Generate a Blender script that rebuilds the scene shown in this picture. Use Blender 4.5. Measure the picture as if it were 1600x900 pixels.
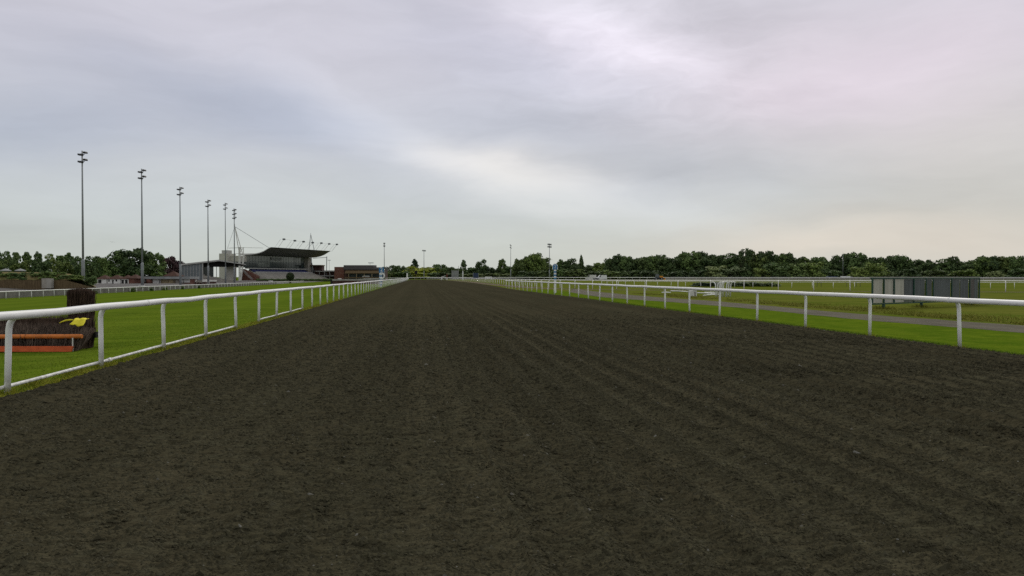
import bpy, math, random
import numpy as np
from mathutils import Vector, Matrix

for o in list(bpy.data.objects):
    bpy.data.objects.remove(o)
C = bpy.context.scene.collection
scene = bpy.context.scene
PI = math.pi
R = math.radians
rnd = random.Random(7)

# ------------------------------------------------------------------ camera
YAW = R(6.84)
EYE = 1.68
HOR = 432.5
F = 1200.0
cam_d = bpy.data.cameras.new('camera')
cam_d.sensor_width = 36.0
cam_d.lens = 27.0
cam_d.clip_start = 0.1
cam_d.clip_end = 6000.0
cam = bpy.data.objects.new('camera', cam_d)
C.objects.link(cam)
cam.location = (0, 0, EYE)
cam.rotation_euler = (R(90) - math.atan((450 - HOR) / F), 0, -YAW)
scene.camera = cam
FWD = Vector((math.sin(YAW), math.cos(YAW), 0))
RGT = Vector((math.cos(YAW), -math.sin(YAW), 0))

# ------------------------------------------------------------------ sky, sun, exposure
SUN_EL, SUN_AZ = R(38), R(18)          # azimuth from +Y (down the track) towards +X
world = bpy.data.worlds.new('World')
scene.world = world
world.use_nodes = True
wn = world.node_tree.nodes
wl = world.node_tree.links
wn.clear()


class N:
    """tiny helpers that add nodes to a tree"""
    def __init__(self, tree):
        self.t = tree

    def new(self, kind, **kw):
        n = self.t.nodes.new(kind)
        for k, v in kw.items():
            setattr(n, k, v)
        return n

    def put(self, sock, v):
        if isinstance(v, bpy.types.NodeSocket):
            self.t.links.new(v, sock)
        elif v is not None:
            sock.default_value = v

    def math(self, op, a, b=None, c=None, clamp=False):
        n = self.new('ShaderNodeMath', operation=op, use_clamp=clamp)
        self.put(n.inputs[0], a)
        self.put(n.inputs[1], b)
        self.put(n.inputs[2], c)
        return n.outputs[0]

    def vec(self, op, a, b=None, scale=None):
        n = self.new('ShaderNodeVectorMath', operation=op)
        self.put(n.inputs[0], a)
        if b is not None:
            self.put(n.inputs[1], b)
        if scale is not None:
            self.put(n.inputs[3], scale)
        return n.outputs[1] if op in ('DOT_PRODUCT', 'LENGTH') else n.outputs[0]

    def mix(self, fac, a, b, blend='MIX'):
        n = self.new('ShaderNodeMix', data_type='RGBA', blend_type=blend)
        self.put(n.inputs[0], fac)
        self.put(n.inputs[6], a if not isinstance(a, tuple) or len(a) == 4 else (*a, 1))
        self.put(n.inputs[7], b if not isinstance(b, tuple) or len(b) == 4 else (*b, 1))
        return n.outputs[2]

    def noise(self, vec, scale, detail=4, rough=0.55, dist=0.0, color=False):
        n = self.new('ShaderNodeTexNoise')
        if vec is not None:
            self.put(n.inputs['Vector'], vec)
        n.inputs['Scale'].default_value = scale
        n.inputs['Detail'].default_value = detail
        n.inputs['Roughness'].default_value = rough
        n.inputs['Distortion'].default_value = dist
        return n.outputs[1] if color else n.outputs[0]

    def mapping(self, vec, loc=(0, 0, 0), rot=(0, 0, 0), sc=(1, 1, 1), kind='POINT'):
        n = self.new('ShaderNodeMapping', vector_type=kind)
        self.put(n.inputs[0], vec)
        n.inputs[1].default_value = loc
        n.inputs[2].default_value = rot
        n.inputs[3].default_value = sc
        return n.outputs[0]

    def ramp(self, fac, stops):
        n = self.new('ShaderNodeValToRGB')
        self.put(n.inputs[0], fac)
        e = n.color_ramp.elements
        while len(e) < len(stops):
            e.new(0.5)
        for i, (p, c) in enumerate(stops):
            e[i].position = p
            e[i].color = (*c, 1) if len(c) == 3 else c
        return n.outputs[0]

    def rng(self, v, a, b, c=0.0, d=1.0):
        n = self.new('ShaderNodeMapRange', interpolation_type='SMOOTHSTEP')
        self.put(n.inputs[0], v)
        for i, q in enumerate((a, b, c, d)):
            n.inputs[1 + i].default_value = q
        return n.outputs[0]


def sky_dir(px, py):
    d = FWD * F + RGT * (px - 800) + Vector((0, 0, HOR - py))
    d.normalize()
    return math.atan2(d.x, d.y), math.asin(d.z)


W_ = N(world.node_tree)
gen = W_.new('ShaderNodeTexCoord').outputs['Generated']
sep = W_.new('ShaderNodeSeparateXYZ')
W_.put(sep.inputs[0], gen)
az = W_.math('ARCTAN2', sep.outputs[0], sep.outputs[1])
el = W_.math('ARCSINE', sep.outputs[2])
comb = W_.new('ShaderNodeCombineXYZ')
W_.put(comb.inputs[0], az)
W_.put(comb.inputs[1], el)
uv = comb.outputs[0]
# slow warp so the banks of cloud are uneven
warp = W_.vec('SUBTRACT', W_.noise(W_.mapping(uv, sc=(1, 2.2, 1)), 3.2, 5, 0.55, 0.3, True), (0.5, 0.5, 0.5))
uvw = W_.vec('ADD', uv, W_.vec('MULTIPLY', warp, (0.26, 0.085, 0.0)))


def blob(px, py, wx, wy, rot):
    a, e = sky_dir(px, py)
    v = W_.mapping(uvw, (a, e, 0), (0, 0, R(rot)), (wx / F, wy / F, 1), 'TEXTURE')
    return W_.math('EXPONENT', W_.math('MULTIPLY', W_.vec('DOT_PRODUCT', v, v), -1.0))


def total(blobs):
    s = None
    for (px, py, wx, wy, rot, k) in blobs:
        g = W_.math('MULTIPLY', blob(px, py, wx, wy, rot), k)
        s = g if s is None else W_.math('ADD', s, g)
    return s


BRIGHT = [(945, 50, 150, 46, -22, 0.36), (760, 268, 240, 40, -10, 0.30), (1010, 312, 190, 24, -10, 0.12),
          (560, 170, 330, 40, -24, 0.10), (1380, 110, 190, 80, 0, 0.10), (860, 110, 180, 60, -20, 0.16),
          (300, 320, 320, 40, -4, 0.10), (1330, 360, 240, 24, -4, 0.05), (1500, 330, 240, 50, 0, -0.08), (1130, 60, 70, 40, 0, -0.06),
          (770, 90, 240, 60, -28, -0.12), (950, 190, 280, 45, 4, -0.07), (1020, 275, 190, 32, -4, -0.13),
          (330, 155, 200, 50, -10, -0.09), (40, 200, 150, 45, 4, -0.10), (1240, 225, 260, 40, 3, -0.05),
          (1180, 20, 160, 35, -8, -0.10), (1230, 345, 150, 26, 2, -0.05), (150, 60, 320, 90, 0, -0.05),
          (420, 215, 240, 40, -14, -0.06), (80, 355, 220, 30, 0, -0.03)]
BLUE = [(330, 165, 260, 60, -10, 0.55), (30, 205, 180, 50, 0, 0.6), (820, 215, 180, 60, -10, 0.4), (780, 80, 200, 60, -20, 0.4),
        (1000, 285, 180, 40, 0, 0.4), (350, 330, 320, 40, 0, 0.15), (1200, 340, 200, 40, 0, 0.2), (560, 230, 200, 50, -18, 0.4)]
WARM = [(790, 268, 210, 40, -8, 0.55), (1420, 380, 360, 45, 0, 0.5), (1480, 150, 260, 130, 0, 0.45), (1250, 380, 260, 40, 0, 0.4), (1560, 300, 240, 120, 0, 0.35)]

fine = W_.noise(W_.mapping(uvw, rot=(0, 0, R(10)), sc=(1.0, 5.5, 1)), 5.0, 7, 0.58, 0.25)
wisps = W_.noise(W_.mapping(uvw, rot=(0, 0, R(20)), sc=(1.0, 3.2, 1)), 17.0, 6, 0.6, 0.4)
lum = W_.math('ADD', total(BRIGHT), W_.math('MULTIPLY', W_.math('SUBTRACT', fine, 0.5), 0.27))
near_glow = blob(960, 80, 260, 140, -10)
lum = W_.math('ADD', lum, W_.math('MULTIPLY', W_.math('MULTIPLY', W_.math('SUBTRACT', wisps, 0.48), 0.46), near_glow))
up = W_.rng(el, 0.0, 0.30)
base = W_.mix(up, (0.470, 0.508, 0.486), (0.568, 0.556, 0.620))
base = W_.mix(W_.math('MULTIPLY', total(BLUE), 0.8, clamp=True), base, (0.415, 0.468, 0.600))
base = W_.mix(W_.math('MULTIPLY', total(WARM), 1.0, clamp=True), base, (0.600, 0.560, 0.505))
PINK = [(1330, 110, 260, 100, 0, 0.5), (1180, 170, 200, 60, 0, 0.3), (880, 60, 220, 60, -10, 0.3), (1560, 60, 200, 90, 0, 0.3)]
base = W_.mix(W_.math('MULTIPLY', total(PINK), 1.0, clamp=True), base, (0.655, 0.575, 0.645))
base = W_.mix(W_.rng(el, 0.36, 0.75), base, (0.60, 0.595, 0.575))
cloud = W_.vec('SCALE', base, scale=W_.math('ADD', 1.11, lum))
skyt = W_.new('ShaderNodeTexSky', sky_type='NISHITA', sun_disc=False)
skyt.sun_elevation = SUN_EL
skyt.sun_rotation = SUN_AZ
skyt.altitude = 50
SKY_STRENGTH = 0.1
cloud10 = W_.vec('SCALE', cloud, scale=1.0 / SKY_STRENGTH)
skycol = W_.mix(0.94, skyt.outputs[0], cloud10)     # 94 % covered by cloud
bg = W_.new('ShaderNodeBackground')
W_.put(bg.inputs[0], skycol)
bg.inputs[1].default_value = SKY_STRENGTH
wo = W_.new('ShaderNodeOutputWorld')
wl.new(bg.outputs[0], wo.inputs[0])

sun_d = bpy.data.lights.new('sun', 'SUN')
sun_d.energy = 1.15
sun_d.angle = R(14)
sun_d.color = (1.0, 0.95, 0.88)
sun = bpy.data.objects.new('sun', sun_d)
C.objects.link(sun)
sd = Vector((math.sin(SUN_AZ) * math.cos(SUN_EL), math.cos(SUN_AZ) * math.cos(SUN_EL), math.sin(SUN_EL)))
sun.rotation_euler = (-sd).to_track_quat('-Z', 'Y').to_euler()

vs = scene.view_settings
vs.view_transform = 'Standard'
vs.look = 'None'
vs.exposure = 0.0
vs.gamma = 1.0
vs.use_curve_mapping = False
scene.cycles.use_denoising = False      # keeps the crumbly grain of track and turf


# ------------------------------------------------------------------ ground profile and placing
def gz(x):
    """height of the ground: level round the track, dipping towards the stands' side"""
    pts = [(-4000, -0.3), (-72, -0.3), (-58, -1.2), (-54, -1.25), (-30, -0.70), (-16, -0.30), (-8.3, -0.20), (-6.4, -0.02), (-6, 0.0), (4000, 0.0)]
    for (a, za), (b, zb) in zip(pts, pts[1:]):
        if a <= x <= b:
            return za + (zb - za) * (x - a) / (b - a)
    return 0.0


def at(px, depth, z=None):
    """world point seen at column px of the photograph, depth metres ahead of the camera"""
    p = FWD * depth + RGT * ((px - 800) / F * depth)
    p.z = gz(p.x) if z is None else z
    return p


def zy(py, depth):
    return EYE - (py - HOR) * depth / F


# ------------------------------------------------------------------ materials
MATS = {}


def mat(name, col, rough=0.6, var=0.12, scale=3.0, spec=0.3, bump=0.0, bscale=30.0, col2=None, metal=0.0, stretch=(1, 1, 1), obj_var=0.0, island=0.0):
    if name in MATS:
        return MATS[name]
    m = bpy.data.materials.new(name)
    m.use_nodes = True
    t = N(m.node_tree)
    b = m.node_tree.nodes['Principled BSDF']
    tc = t.new('ShaderNodeTexCoord').outputs['Object']
    v = t.mapping(tc, sc=stretch)
    n = t.noise(v, scale, 5, 0.6)
    lo = tuple(c * (1 - var) for c in col)
    hi = tuple(min(1, c * (1 + var)) for c in (col2 or col))
    c = t.mix(t.rng(n, 0.3, 0.7), lo, hi)
    if island:
        g = t.new('ShaderNodeNewGeometry').outputs['Random Per Island']
        c = t.mix(1.0, c, t.ramp(g, [(0, (1 - island,) * 3), (1, (1 + island,) * 3)]), 'MULTIPLY')
    if obj_var:
        oi = t.new('ShaderNodeObjectInfo').outputs['Random']
        c = t.mix(1.0, c, t.ramp(oi, [(0, (1 - obj_var, 1 - obj_var * .8, 1 - obj_var * .7)), (.5, (1, 1, 1)), (1, (1 + obj_var, 1 + obj_var * .9, 1 - obj_var * .3))]), 'MULTIPLY')
    t.put(b.inputs['Base Color'], c)
    b.inputs['Roughness'].default_value = rough
    b.inputs['Specular IOR Level'].default_value = spec
    b.inputs['Metallic'].default_value = metal
    if bump:
        bn = t.new('ShaderNodeBump')
        bn.inputs['Strength'].default_value = bump
        bn.inputs['Distance'].default_value = 0.02
        t.put(bn.inputs['Height'], t.noise(v, bscale, 5, 0.65))
        t.put(b.inputs['Normal'], bn.outputs[0])
    MATS[name] = m
    return m


def worldpos(t):
    return t.new('ShaderNodeNewGeometry').outputs['Position']


def mat_ground():
    m = bpy.data.materials.new('grass_ground')
    m.use_nodes = True
    t = N(m.node_tree)
    b = m.node_tree.nodes['Principled BSDF']
    p = worldpos(t)
    s = t.new('ShaderNodeSeparateXYZ')
    t.put(s.inputs[0], p)
    x, y = s.outputs[0], s.outputs[1]
    n1 = t.noise(p, 0.12, 5, 0.6)
    n2 = t.noise(t.mapping(p, sc=(0.5, 1, 1)), 1.6, 6, 0.65)
    n3 = t.noise(p, 26, 4, 0.7)
    # mown turf on the left: light and dark mowing bands along the course
    band = t.math('SINE', t.math('MULTIPLY', t.math('ADD', x, t.math('MULTIPLY', n1, 1.4)), 2 * PI / 7.0))
    left = t.mix(t.rng(band, -0.5, 0.5), (0.078, 0.128, 0.011), (0.098, 0.152, 0.013))
    left = t.mix(t.rng(n2, 0.35, 0.7), left, (0.108, 0.152, 0.016))
    left = t.mix(t.rng(n1, 0.55, 0.75, 0, 0.4), left, (0.116, 0.150, 0.020))
    # rough, yellower field on the right
    right = t.mix(t.rng(n1, 0.38, 0.62), (0.086, 0.120, 0.016), (0.118, 0.136, 0.024))
    right = t.mix(t.rng(n2, 0.4, 0.75), right, (0.146, 0.150, 0.032))
    right = t.mix(t.rng(t.noise(p, 0.035, 4, 0.6), 0.5, 0.64, 0, 0.6), right, (0.080, 0.122, 0.008))
    st = t.noise(t.mapping(p, sc=(0.22, 1.0, 1)), 1.1, 6, 0.7)
    c = t.mix(t.rng(x, 2, 4), left, right)
    c = t.mix(1.0, c, t.ramp(st, [(0.34, (0.80, 0.84, 0.80)), (0.5, (1, 1, 1)), (0.66, (1.22, 1.16, 1.20))]), 'MULTIPLY')
    c = t.mix(1.0, c, t.ramp(n3, [(0.25, (0.66, 0.66, 0.62)), (0.75, (1.28, 1.26, 1.2))]), 'MULTIPLY')
    t.put(b.inputs['Base Color'], c)
    b.inputs['Roughness'].default_value = 0.9
    b.inputs['Specular IOR Level'].default_value = 0.0
    bn = t.new('ShaderNodeBump')
    bn.inputs['Strength'].default_value = 0.5
    bn.inputs['Distance'].default_value = 0.03
    t.put(bn.inputs['Height'], t.noise(p, 14, 6, 0.7))
    t.put(b.inputs['Normal'], bn.outputs[0])
    return m


def mat_verge():
    m = bpy.data.materials.new('verge_grass')
    m.use_nodes = True
    t = N(m.node_tree)
    b = m.node_tree.nodes['Principled BSDF']
    p = worldpos(t)
    n1 = t.noise(t.mapping(p, sc=(1, 0.35, 1)), 0.7, 5, 0.6)
    n3 = t.noise(p, 24, 4, 0.7)
    n2 = t.noise(p, 5, 5, 0.7)
    c = t.mix(t.rng(n1, 0.35, 0.65), (0.076, 0.130, 0.009), (0.100, 0.152, 0.011))
    c = t.mix(t.rng(n2, 0.52, 0.74), c, (0.128, 0.152, 0.020))
    st = t.noise(t.mapping(p, sc=(0.5, 0.5, 1)), 3.0, 7, 0.75)
    c = t.mix(1.0, c, t.ramp(st, [(0.34, (0.76, 0.82, 0.8)), (0.5, (1, 1, 1)), (0.68, (1.30, 1.18, 1.3))]), 'MULTIPLY')
    c = t.mix(1.0, c, t.ramp(n3, [(0.25, (0.62, 0.64, 0.6)), (0.75, (1.3, 1.28, 1.2))]), 'MULTIPLY')
    t.put(b.inputs['Base Color'], c)
    b.inputs['Roughness'].default_value = 0.9
    b.inputs['Specular IOR Level'].default_value = 0.0
    bn = t.new('ShaderNodeBump')
    bn.inputs['Strength'].default_value = 0.5
    bn.inputs['Distance'].default_value = 0.03
    t.put(bn.inputs['Height'], t.noise(p, 16, 6, 0.7))
    t.put(b.inputs['Normal'], bn.outputs[0])
    return m


def tine_tint(t, c, p):
    """painted light on crests left by the harrow tines: pale narrow lines down the right-hand half, painted shade in the furrows between"""
    s = t.new('ShaderNodeSeparateXYZ')
    t.put(s.inputs[0], p)
    x, y = s.outputs[0], s.outputs[1]
    w = t.noise(t.mapping(p, sc=(0.3, 0.05, 1)), 1.2, 3, 0.5)
    u = t.math('ADD', x, t.math('MULTIPLY', w, 0.5))
    line = t.math('POWER', t.math('ABSOLUTE', t.math('SINE', t.math('MULTIPLY', u, PI / 0.52))), 10.0)
    furrow = t.math('POWER', t.math('ABSOLUTE', t.math('COSINE', t.math('MULTIPLY', u, PI / 0.52))), 6.0)
    wide = t.math('SINE', t.math('MULTIPLY', u, 2 * PI / 2.3))
    part = t.math('MULTIPLY', t.math('ADD', 0.25, t.rng(x, -1.0, 2.5, 0.0, 0.75)), t.rng(y, 14.0, 60.0, 1.0, 0.35))
    patch = t.rng(t.noise(t.mapping(p, sc=(0.6, 0.16, 1)), 1.0, 4, 0.6), 0.38, 0.62)
    k = t.math('MULTIPLY', part, t.math('ADD', 0.55, t.math('MULTIPLY', patch, 0.45)))
    f = t.math('ADD', 1.0, t.math('MULTIPLY', k, t.math('SUBTRACT', t.math('MULTIPLY', line, 0.24), t.math('MULTIPLY', furrow, 0.13))))
    f = t.math('ADD', f, t.math('MULTIPLY', wide, 0.05))
    return t.vec('MULTIPLY', t.vec('SCALE', c, scale=f), (0.88, 0.91, 0.95))


def mat_track():
    m = bpy.data.materials.new('harrowed_track')
    m.use_nodes = True
    t = N(m.node_tree)
    b = m.node_tree.nodes['Principled BSDF']
    p = worldpos(t)
    n1 = t.noise(t.mapping(p, sc=(1, 0.25, 1)), 0.55, 5, 0.6)
    n2 = t.noise(t.mapping(p, sc=(0.6, 1, 1)), 7, 5, 0.65)
    n3 = t.noise(p, 70, 3, 0.7)
    c = t.mix(t.rng(n1, 0.35, 0.65), (0.058, 0.052, 0.031), (0.066, 0.057, 0.034))
    c = t.mix(t.rng(n2, 0.45, 0.75, 0, 0.8), c, (0.064, 0.061, 0.038))
    # uneven clod and fibre tone, with dark crevice shade put into the colour
    n4 = t.noise(t.mapping(p, sc=(0.45, 1, 1)), 24, 6, 0.72, 0.5)
    n5 = t.noise(t.mapping(p, sc=(0.4, 1, 1)), 3.2, 5, 0.65, 0.4)
    c = t.mix(1.0, c, t.ramp(n4, [(0.36, (0.52, 0.52, 0.52)), (0.52, (1.0, 1.0, 1.0)), (0.68, (1.28, 1.27, 1.24))]), 'MULTIPLY')
    c = t.mix(1.0, c, t.ramp(n5, [(0.32, (0.93, 0.93, 0.93)), (0.6, (1.03, 1.03, 1.03))]), 'MULTIPLY')
    c = t.mix(1.0, c, t.ramp(n3, [(0.25, (0.62, 0.62, 0.62)), (0.75, (1.35, 1.35, 1.32))]), 'MULTIPLY')
    # pale fibre specks
    vo = t.new('ShaderNodeTexVoronoi')
    t.put(vo.inputs['Vector'], p)
    vo.inputs['Scale'].default_value = 9
    sp = t.math('LESS_THAN', vo.outputs['Distance'], 0.035)
    c = t.mix(t.math('MULTIPLY', sp, t.rng(t.noise(p, 1.3, 2), 0.5, 0.62)), c, (0.42, 0.41, 0.36))
    t.put(b.inputs['Base Color'], tine_tint(t, c, p))
    b.inputs['Roughness'].default_value = 0.95
    b.inputs['Specular IOR Level'].default_value = 0.0
    bn = t.new('ShaderNodeBump')
    bn.inputs['Strength'].default_value = 0.7
    bn.inputs['Distance'].default_value = 0.02
    h = t.math('ADD', t.noise(t.mapping(p, sc=(0.7, 1, 1)), 30, 6, 0.7), t.math('MULTIPLY', t.noise(t.mapping(p, sc=(0.5, 1, 1)), 8, 4, 0.6), 1.2))
    t.put(bn.inputs['Height'], h)
    t.put(b.inputs['Normal'], bn.outputs[0])
    return m


def mat_brick(name, c1, c2, mortar, scale=1.0):
    m = bpy.data.materials.new(name)
    m.use_nodes = True
    t = N(m.node_tree)
    b = m.node_tree.nodes['Principled BSDF']
    g = t.new('ShaderNodeTexCoord').outputs['Object']
    s = t.new('ShaderNodeSeparateXYZ')
    t.put(s.inputs[0], g)
    cb = t.new('ShaderNodeCombineXYZ')
    t.put(cb.inputs[0], t.math('ADD', s.outputs[0], s.outputs[1]))
    t.put(cb.inputs[1], s.outputs[2])
    br = t.new('ShaderNodeTexBrick')
    t.put(br.inputs['Vector'], cb.outputs[0])
    br.inputs['Color1'].default_value = (*c1, 1)
    br.inputs['Color2'].default_value = (*c2, 1)
    br.inputs['Mortar'].default_value = (*mortar, 1)
    br.inputs['Scale'].default_value = scale
    br.inputs['Brick Width'].default_value = 0.24
    br.inputs['Row Height'].default_value = 0.08
    br.inputs['Mortar Size'].default_value = 0.008
    c = t.mix(t.rng(t.noise(g, 0.8, 5, 0.6), 0.3, 0.7), br.outputs[0], tuple(k * 0.75 for k in c1))
    t.put(b.inputs['Base Color'], c)
    b.inputs['Roughness'].default_value = 0.9
    return m


def mat_foliage(name, dark, light, patchy=0.5):
    m = bpy.data.materials.new(name)
    m.use_nodes = True
    t = N(m.node_tree)
    b = m.node_tree.nodes['Principled BSDF']
    g = t.new('ShaderNodeNewGeometry').outputs['Random Per Island']
    tc = t.new('ShaderNodeTexCoord').outputs['Object']
    n = t.noise(tc, 5.0, 3, 0.6)
    f = t.math('ADD', t.math('MULTIPLY', g, 0.55), t.math('MULTIPLY', t.rng(n, 0.3, 0.7), 0.45))
    c = t.mix(f, dark, light)
    oi = t.new('ShaderNodeObjectInfo').outputs['Random']
    c = t.mix(1.0, c, t.ramp(oi, [(0, (0.72, 0.76, 0.8)), (0.5, (1, 1, 1)), (1, (1.35, 1.22, 0.9))]), 'MULTIPLY')
    t.put(b.inputs['Base Color'], c)
    b.inputs['Roughness'].default_value = 0.75
    b.inputs['Specular IOR Level'].default_value = 0.15
    return m


M_GROUND, M_VERGE, M_TRACK = mat_ground(), mat_verge(), mat_track()
M_WHITE = mat('white_plastic', (0.74, 0.75, 0.75), 0.4, 0.07, 2.5, 0.4, obj_var=0.04)


def mat_rail():
    m = bpy.data.materials.new('rail_white')
    m.use_nodes = True
    t = N(m.node_tree)
    b = m.node_tree.nodes['Principled BSDF']
    tc = t.new('ShaderNodeTexCoord').outputs['Object']
    sp = t.new('ShaderNodeSeparateXYZ')
    t.put(sp.inputs[0], tc)
    n = t.noise(tc, 9, 5, 0.65)
    n2 = t.noise(t.mapping(tc, sc=(1, 1, 0.3)), 2.0, 5, 0.6)
    c = t.mix(t.rng(n2, 0.3, 0.75), (0.86, 0.86, 0.84), (0.77, 0.77, 0.74))
    mud = t.math('MULTIPLY', t.rng(sp.outputs[2], 0.42, 0.0, 0.0, 1.0), t.rng(n, 0.35, 0.62))
    c = t.mix(t.math('MULTIPLY', mud, 0.6), c, (0.16, 0.135, 0.095))
    scuff = t.rng(t.noise(t.mapping(tc, sc=(3, 0.5, 3)), 3.0, 6, 0.7), 0.63, 0.72)
    c = t.mix(t.math('MULTIPLY', scuff, 0.3), c, (0.36, 0.35, 0.31))
    t.put(b.inputs['Base Color'], c)
    b.inputs['Roughness'].default_value = 0.45
    b.inputs['Specular IOR Level'].default_value = 0.3
    return m


M_RAIL = mat_rail()
M_WHITE_DULL = mat('weathered_white', (0.60, 0.60, 0.57), 0.6, 0.14, 1.5, 0.3)
M_STEEL = mat('galvanised_steel', (0.24, 0.26, 0.27), 0.5, 0.12, 2.0, 0.4)
M_DARKSTEEL = mat('dark_steel', (0.025, 0.028, 0.032), 0.5, 0.2, 3.0, 0.4)
M_LAMPGLASS = mat('lamp_glass', (0.10, 0.11, 0.12), 0.2, 0.1, 2.0, 0.5)
M_TARMAC = mat('tarmac', (0.105, 0.100, 0.096), 0.9, 0.16, 0.5, 0.1, col2=(0.125, 0.118, 0.112))
M_PATH = mat('path_grit', (0.108, 0.098, 0.072), 0.95, 0.2, 0.7, 0.05, bump=0.4, bscale=18)
M_DIRT = mat('worn_earth', (0.115, 0.088, 0.056), 0.95, 0.3, 0.4, 0.05)
M_ORANGE = mat('orange_padding', (0.62, 0.115, 0.035), 0.6, 0.16, 4.0, 0.3)
M_ORANGE2 = mat('orange_tube', (0.55, 0.165, 0.030), 0.55, 0.18, 4.0, 0.3)
M_YELLOW = mat('yellow_cloth', (0.70, 0.62, 0.035), 0.7, 0.15, 6.0, 0.2)
M_BRUSH = mat('birch_brush', (0.046, 0.030, 0.021), 0.9, 0.3, 5.0, 0.1, island=0.5)
M_BRUSH_PALE = mat('birch_brush_weathered', (0.085, 0.064, 0.050), 0.9, 0.3, 4.0, 0.1, island=0.6)
M_BLACK = mat('black_timber', (0.012, 0.012, 0.012), 0.7, 0.2, 6.0, 0.2)
M_GREENPAINT = mat('dark_green_paint', (0.012, 0.052, 0.036), 0.5, 0.15, 3.0, 0.3)
M_CREAM = mat('cream_sheet', (0.42, 0.41, 0.36), 0.6, 0.10, 1.2, 0.2, stretch=(4, 4, 0.4))
M_GREYSHEET = mat('grey_sheet', (0.105, 0.118, 0.122), 0.55, 0.16, 1.2, 0.2, stretch=(4, 4, 0.4))
M_GREYSHEET2 = mat('blue_grey_sheet', (0.098, 0.108, 0.114), 0.55, 0.16, 1.2, 0.2, stretch=(4, 4, 0.4))
M_BROWNSHEET = mat('brown_grey_sheet', (0.115, 0.105, 0.102), 0.55, 0.16, 1.2, 0.2, stretch=(4, 4, 0.4))
M_CONC = mat('concrete', (0.32, 0.30, 0.26), 0.9, 0.18, 0.8, 0.1)
M_CONC_PALE = mat('pale_concrete', (0.35, 0.335, 0.30), 0.9, 0.14, 0.5, 0.1)
M_BRICK = mat_brick('red_brick', (0.17, 0.058, 0.036), (0.13, 0.046, 0.03), (0.22, 0.18, 0.15))
M_BRICKDARK = mat_brick('dark_brick', (0.085, 0.036, 0.027), (0.066, 0.03, 0.024), (0.12, 0.10, 0.09))
M_RENDER = mat('white_render', (0.68, 0.67, 0.63), 0.8, 0.08, 0.8, 0.2)
M_CREAMWALL = mat('cream_cladding', (0.45, 0.44, 0.39), 0.7, 0.08, 0.5, 0.2)
M_TILE = mat('clay_tile', (0.080, 0.044, 0.034), 0.85, 0.25, 3.0, 0.1, bump=0.3, bscale=12)
M_SLATE = mat('slate_roof', (0.070, 0.066, 0.066), 0.7, 0.2, 2.0, 0.2)
M_GREYROOF = mat('grey_felt', (0.26, 0.27, 0.27), 0.7, 0.12, 0.6, 0.2)
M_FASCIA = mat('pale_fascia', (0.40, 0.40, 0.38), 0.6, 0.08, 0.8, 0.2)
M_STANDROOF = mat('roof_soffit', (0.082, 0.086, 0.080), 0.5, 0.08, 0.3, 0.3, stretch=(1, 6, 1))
M_DARKSOFFIT = mat('dark_soffit', (0.045, 0.047, 0.05), 0.6, 0.1, 0.5, 0.2)
M_GLASS = mat('facade_glass', (0.17, 0.19, 0.17), 0.12, 0.25, 0.12, 0.6, stretch=(1, 1, 2.5))
M_GLASSDARK = mat('dark_glass', (0.022, 0.036, 0.036), 0.12, 0.3, 0.15, 0.6)
M_GREYGLASS = mat('screen_glass', (0.13, 0.15, 0.16), 0.25, 0.15, 0.5, 0.5)
M_BLUE = mat('blue_seats', (0.020, 0.028, 0.135), 0.5, 0.2, 2.0, 0.3)
M_MARKBLUE = mat('marker_blue', (0.03, 0.17, 0.36), 0.5, 0.1, 3.0, 0.3)
M_TIMBER = mat('brown_boarding', (0.120, 0.088, 0.048), 0.85, 0.25, 1.2, 0.1, stretch=(3, 3, 0.6))
M_GREYBOARD = mat('grey_boarding', (0.30, 0.29, 0.27), 0.85, 0.16, 0.8, 0.1)
M_DRYGRASS = mat('dry_bank_grass', (0.135, 0.120, 0.045), 0.95, 0.25, 0.5, 0.05, col2=(0.17, 0.14, 0.065), bump=0.6, bscale=5)
M_BARK = mat('bark', (0.055, 0.045, 0.034), 0.9, 0.25, 6.0, 0.1)
M_TAN = mat('tan_shutters', (0.30, 0.24, 0.14), 0.7, 0.2, 0.8, 0.2)
M_DARK = mat('dark_opening', (0.018, 0.017, 0.017), 0.7, 0.2, 1.0, 0.2)
M_DIGGER = mat('orange_paint', (0.60, 0.24, 0.02), 0.5, 0.1, 2.0, 0.3)
M_BLUEPAINT = mat('blue_paint', (0.018, 0.035, 0.085), 0.4, 0.1, 2.0, 0.4)
M_RUBBER = mat('rubber', (0.015, 0.015, 0.015), 0.8, 0.1, 4.0, 0.1)
M_REDPAINT = mat('red_paint', (0.15, 0.055, 0.042), 0.6, 0.1, 2.0, 0.2)
FOL = {
    'dark': mat_foliage('foliage_dark', (0.035, 0.063, 0.028), (0.124, 0.177, 0.060)),
    'mid': mat_foliage('foliage_mid', (0.050, 0.095, 0.032), (0.160, 0.231, 0.071)),
    'light': mat_foliage('foliage_light', (0.071, 0.124, 0.043), (0.212, 0.283, 0.098)),
    'lime': mat_foliage('foliage_lime', (0.133, 0.195, 0.032), (0.336, 0.389, 0.071)),
    'copper': mat_foliage('foliage_copper', (0.035, 0.024, 0.032), (0.099, 0.060, 0.074)),
    'fir': mat_foliage('foliage_fir', (0.028, 0.052, 0.032), (0.085, 0.131, 0.060)),
    'deep': mat_foliage('foliage_deep', (0.012, 0.022, 0.012), (0.037, 0.061, 0.027)),
    'grey': mat_foliage('foliage_willow', (0.106, 0.149, 0.063), (0.231, 0.283, 0.131)),
}


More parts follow.
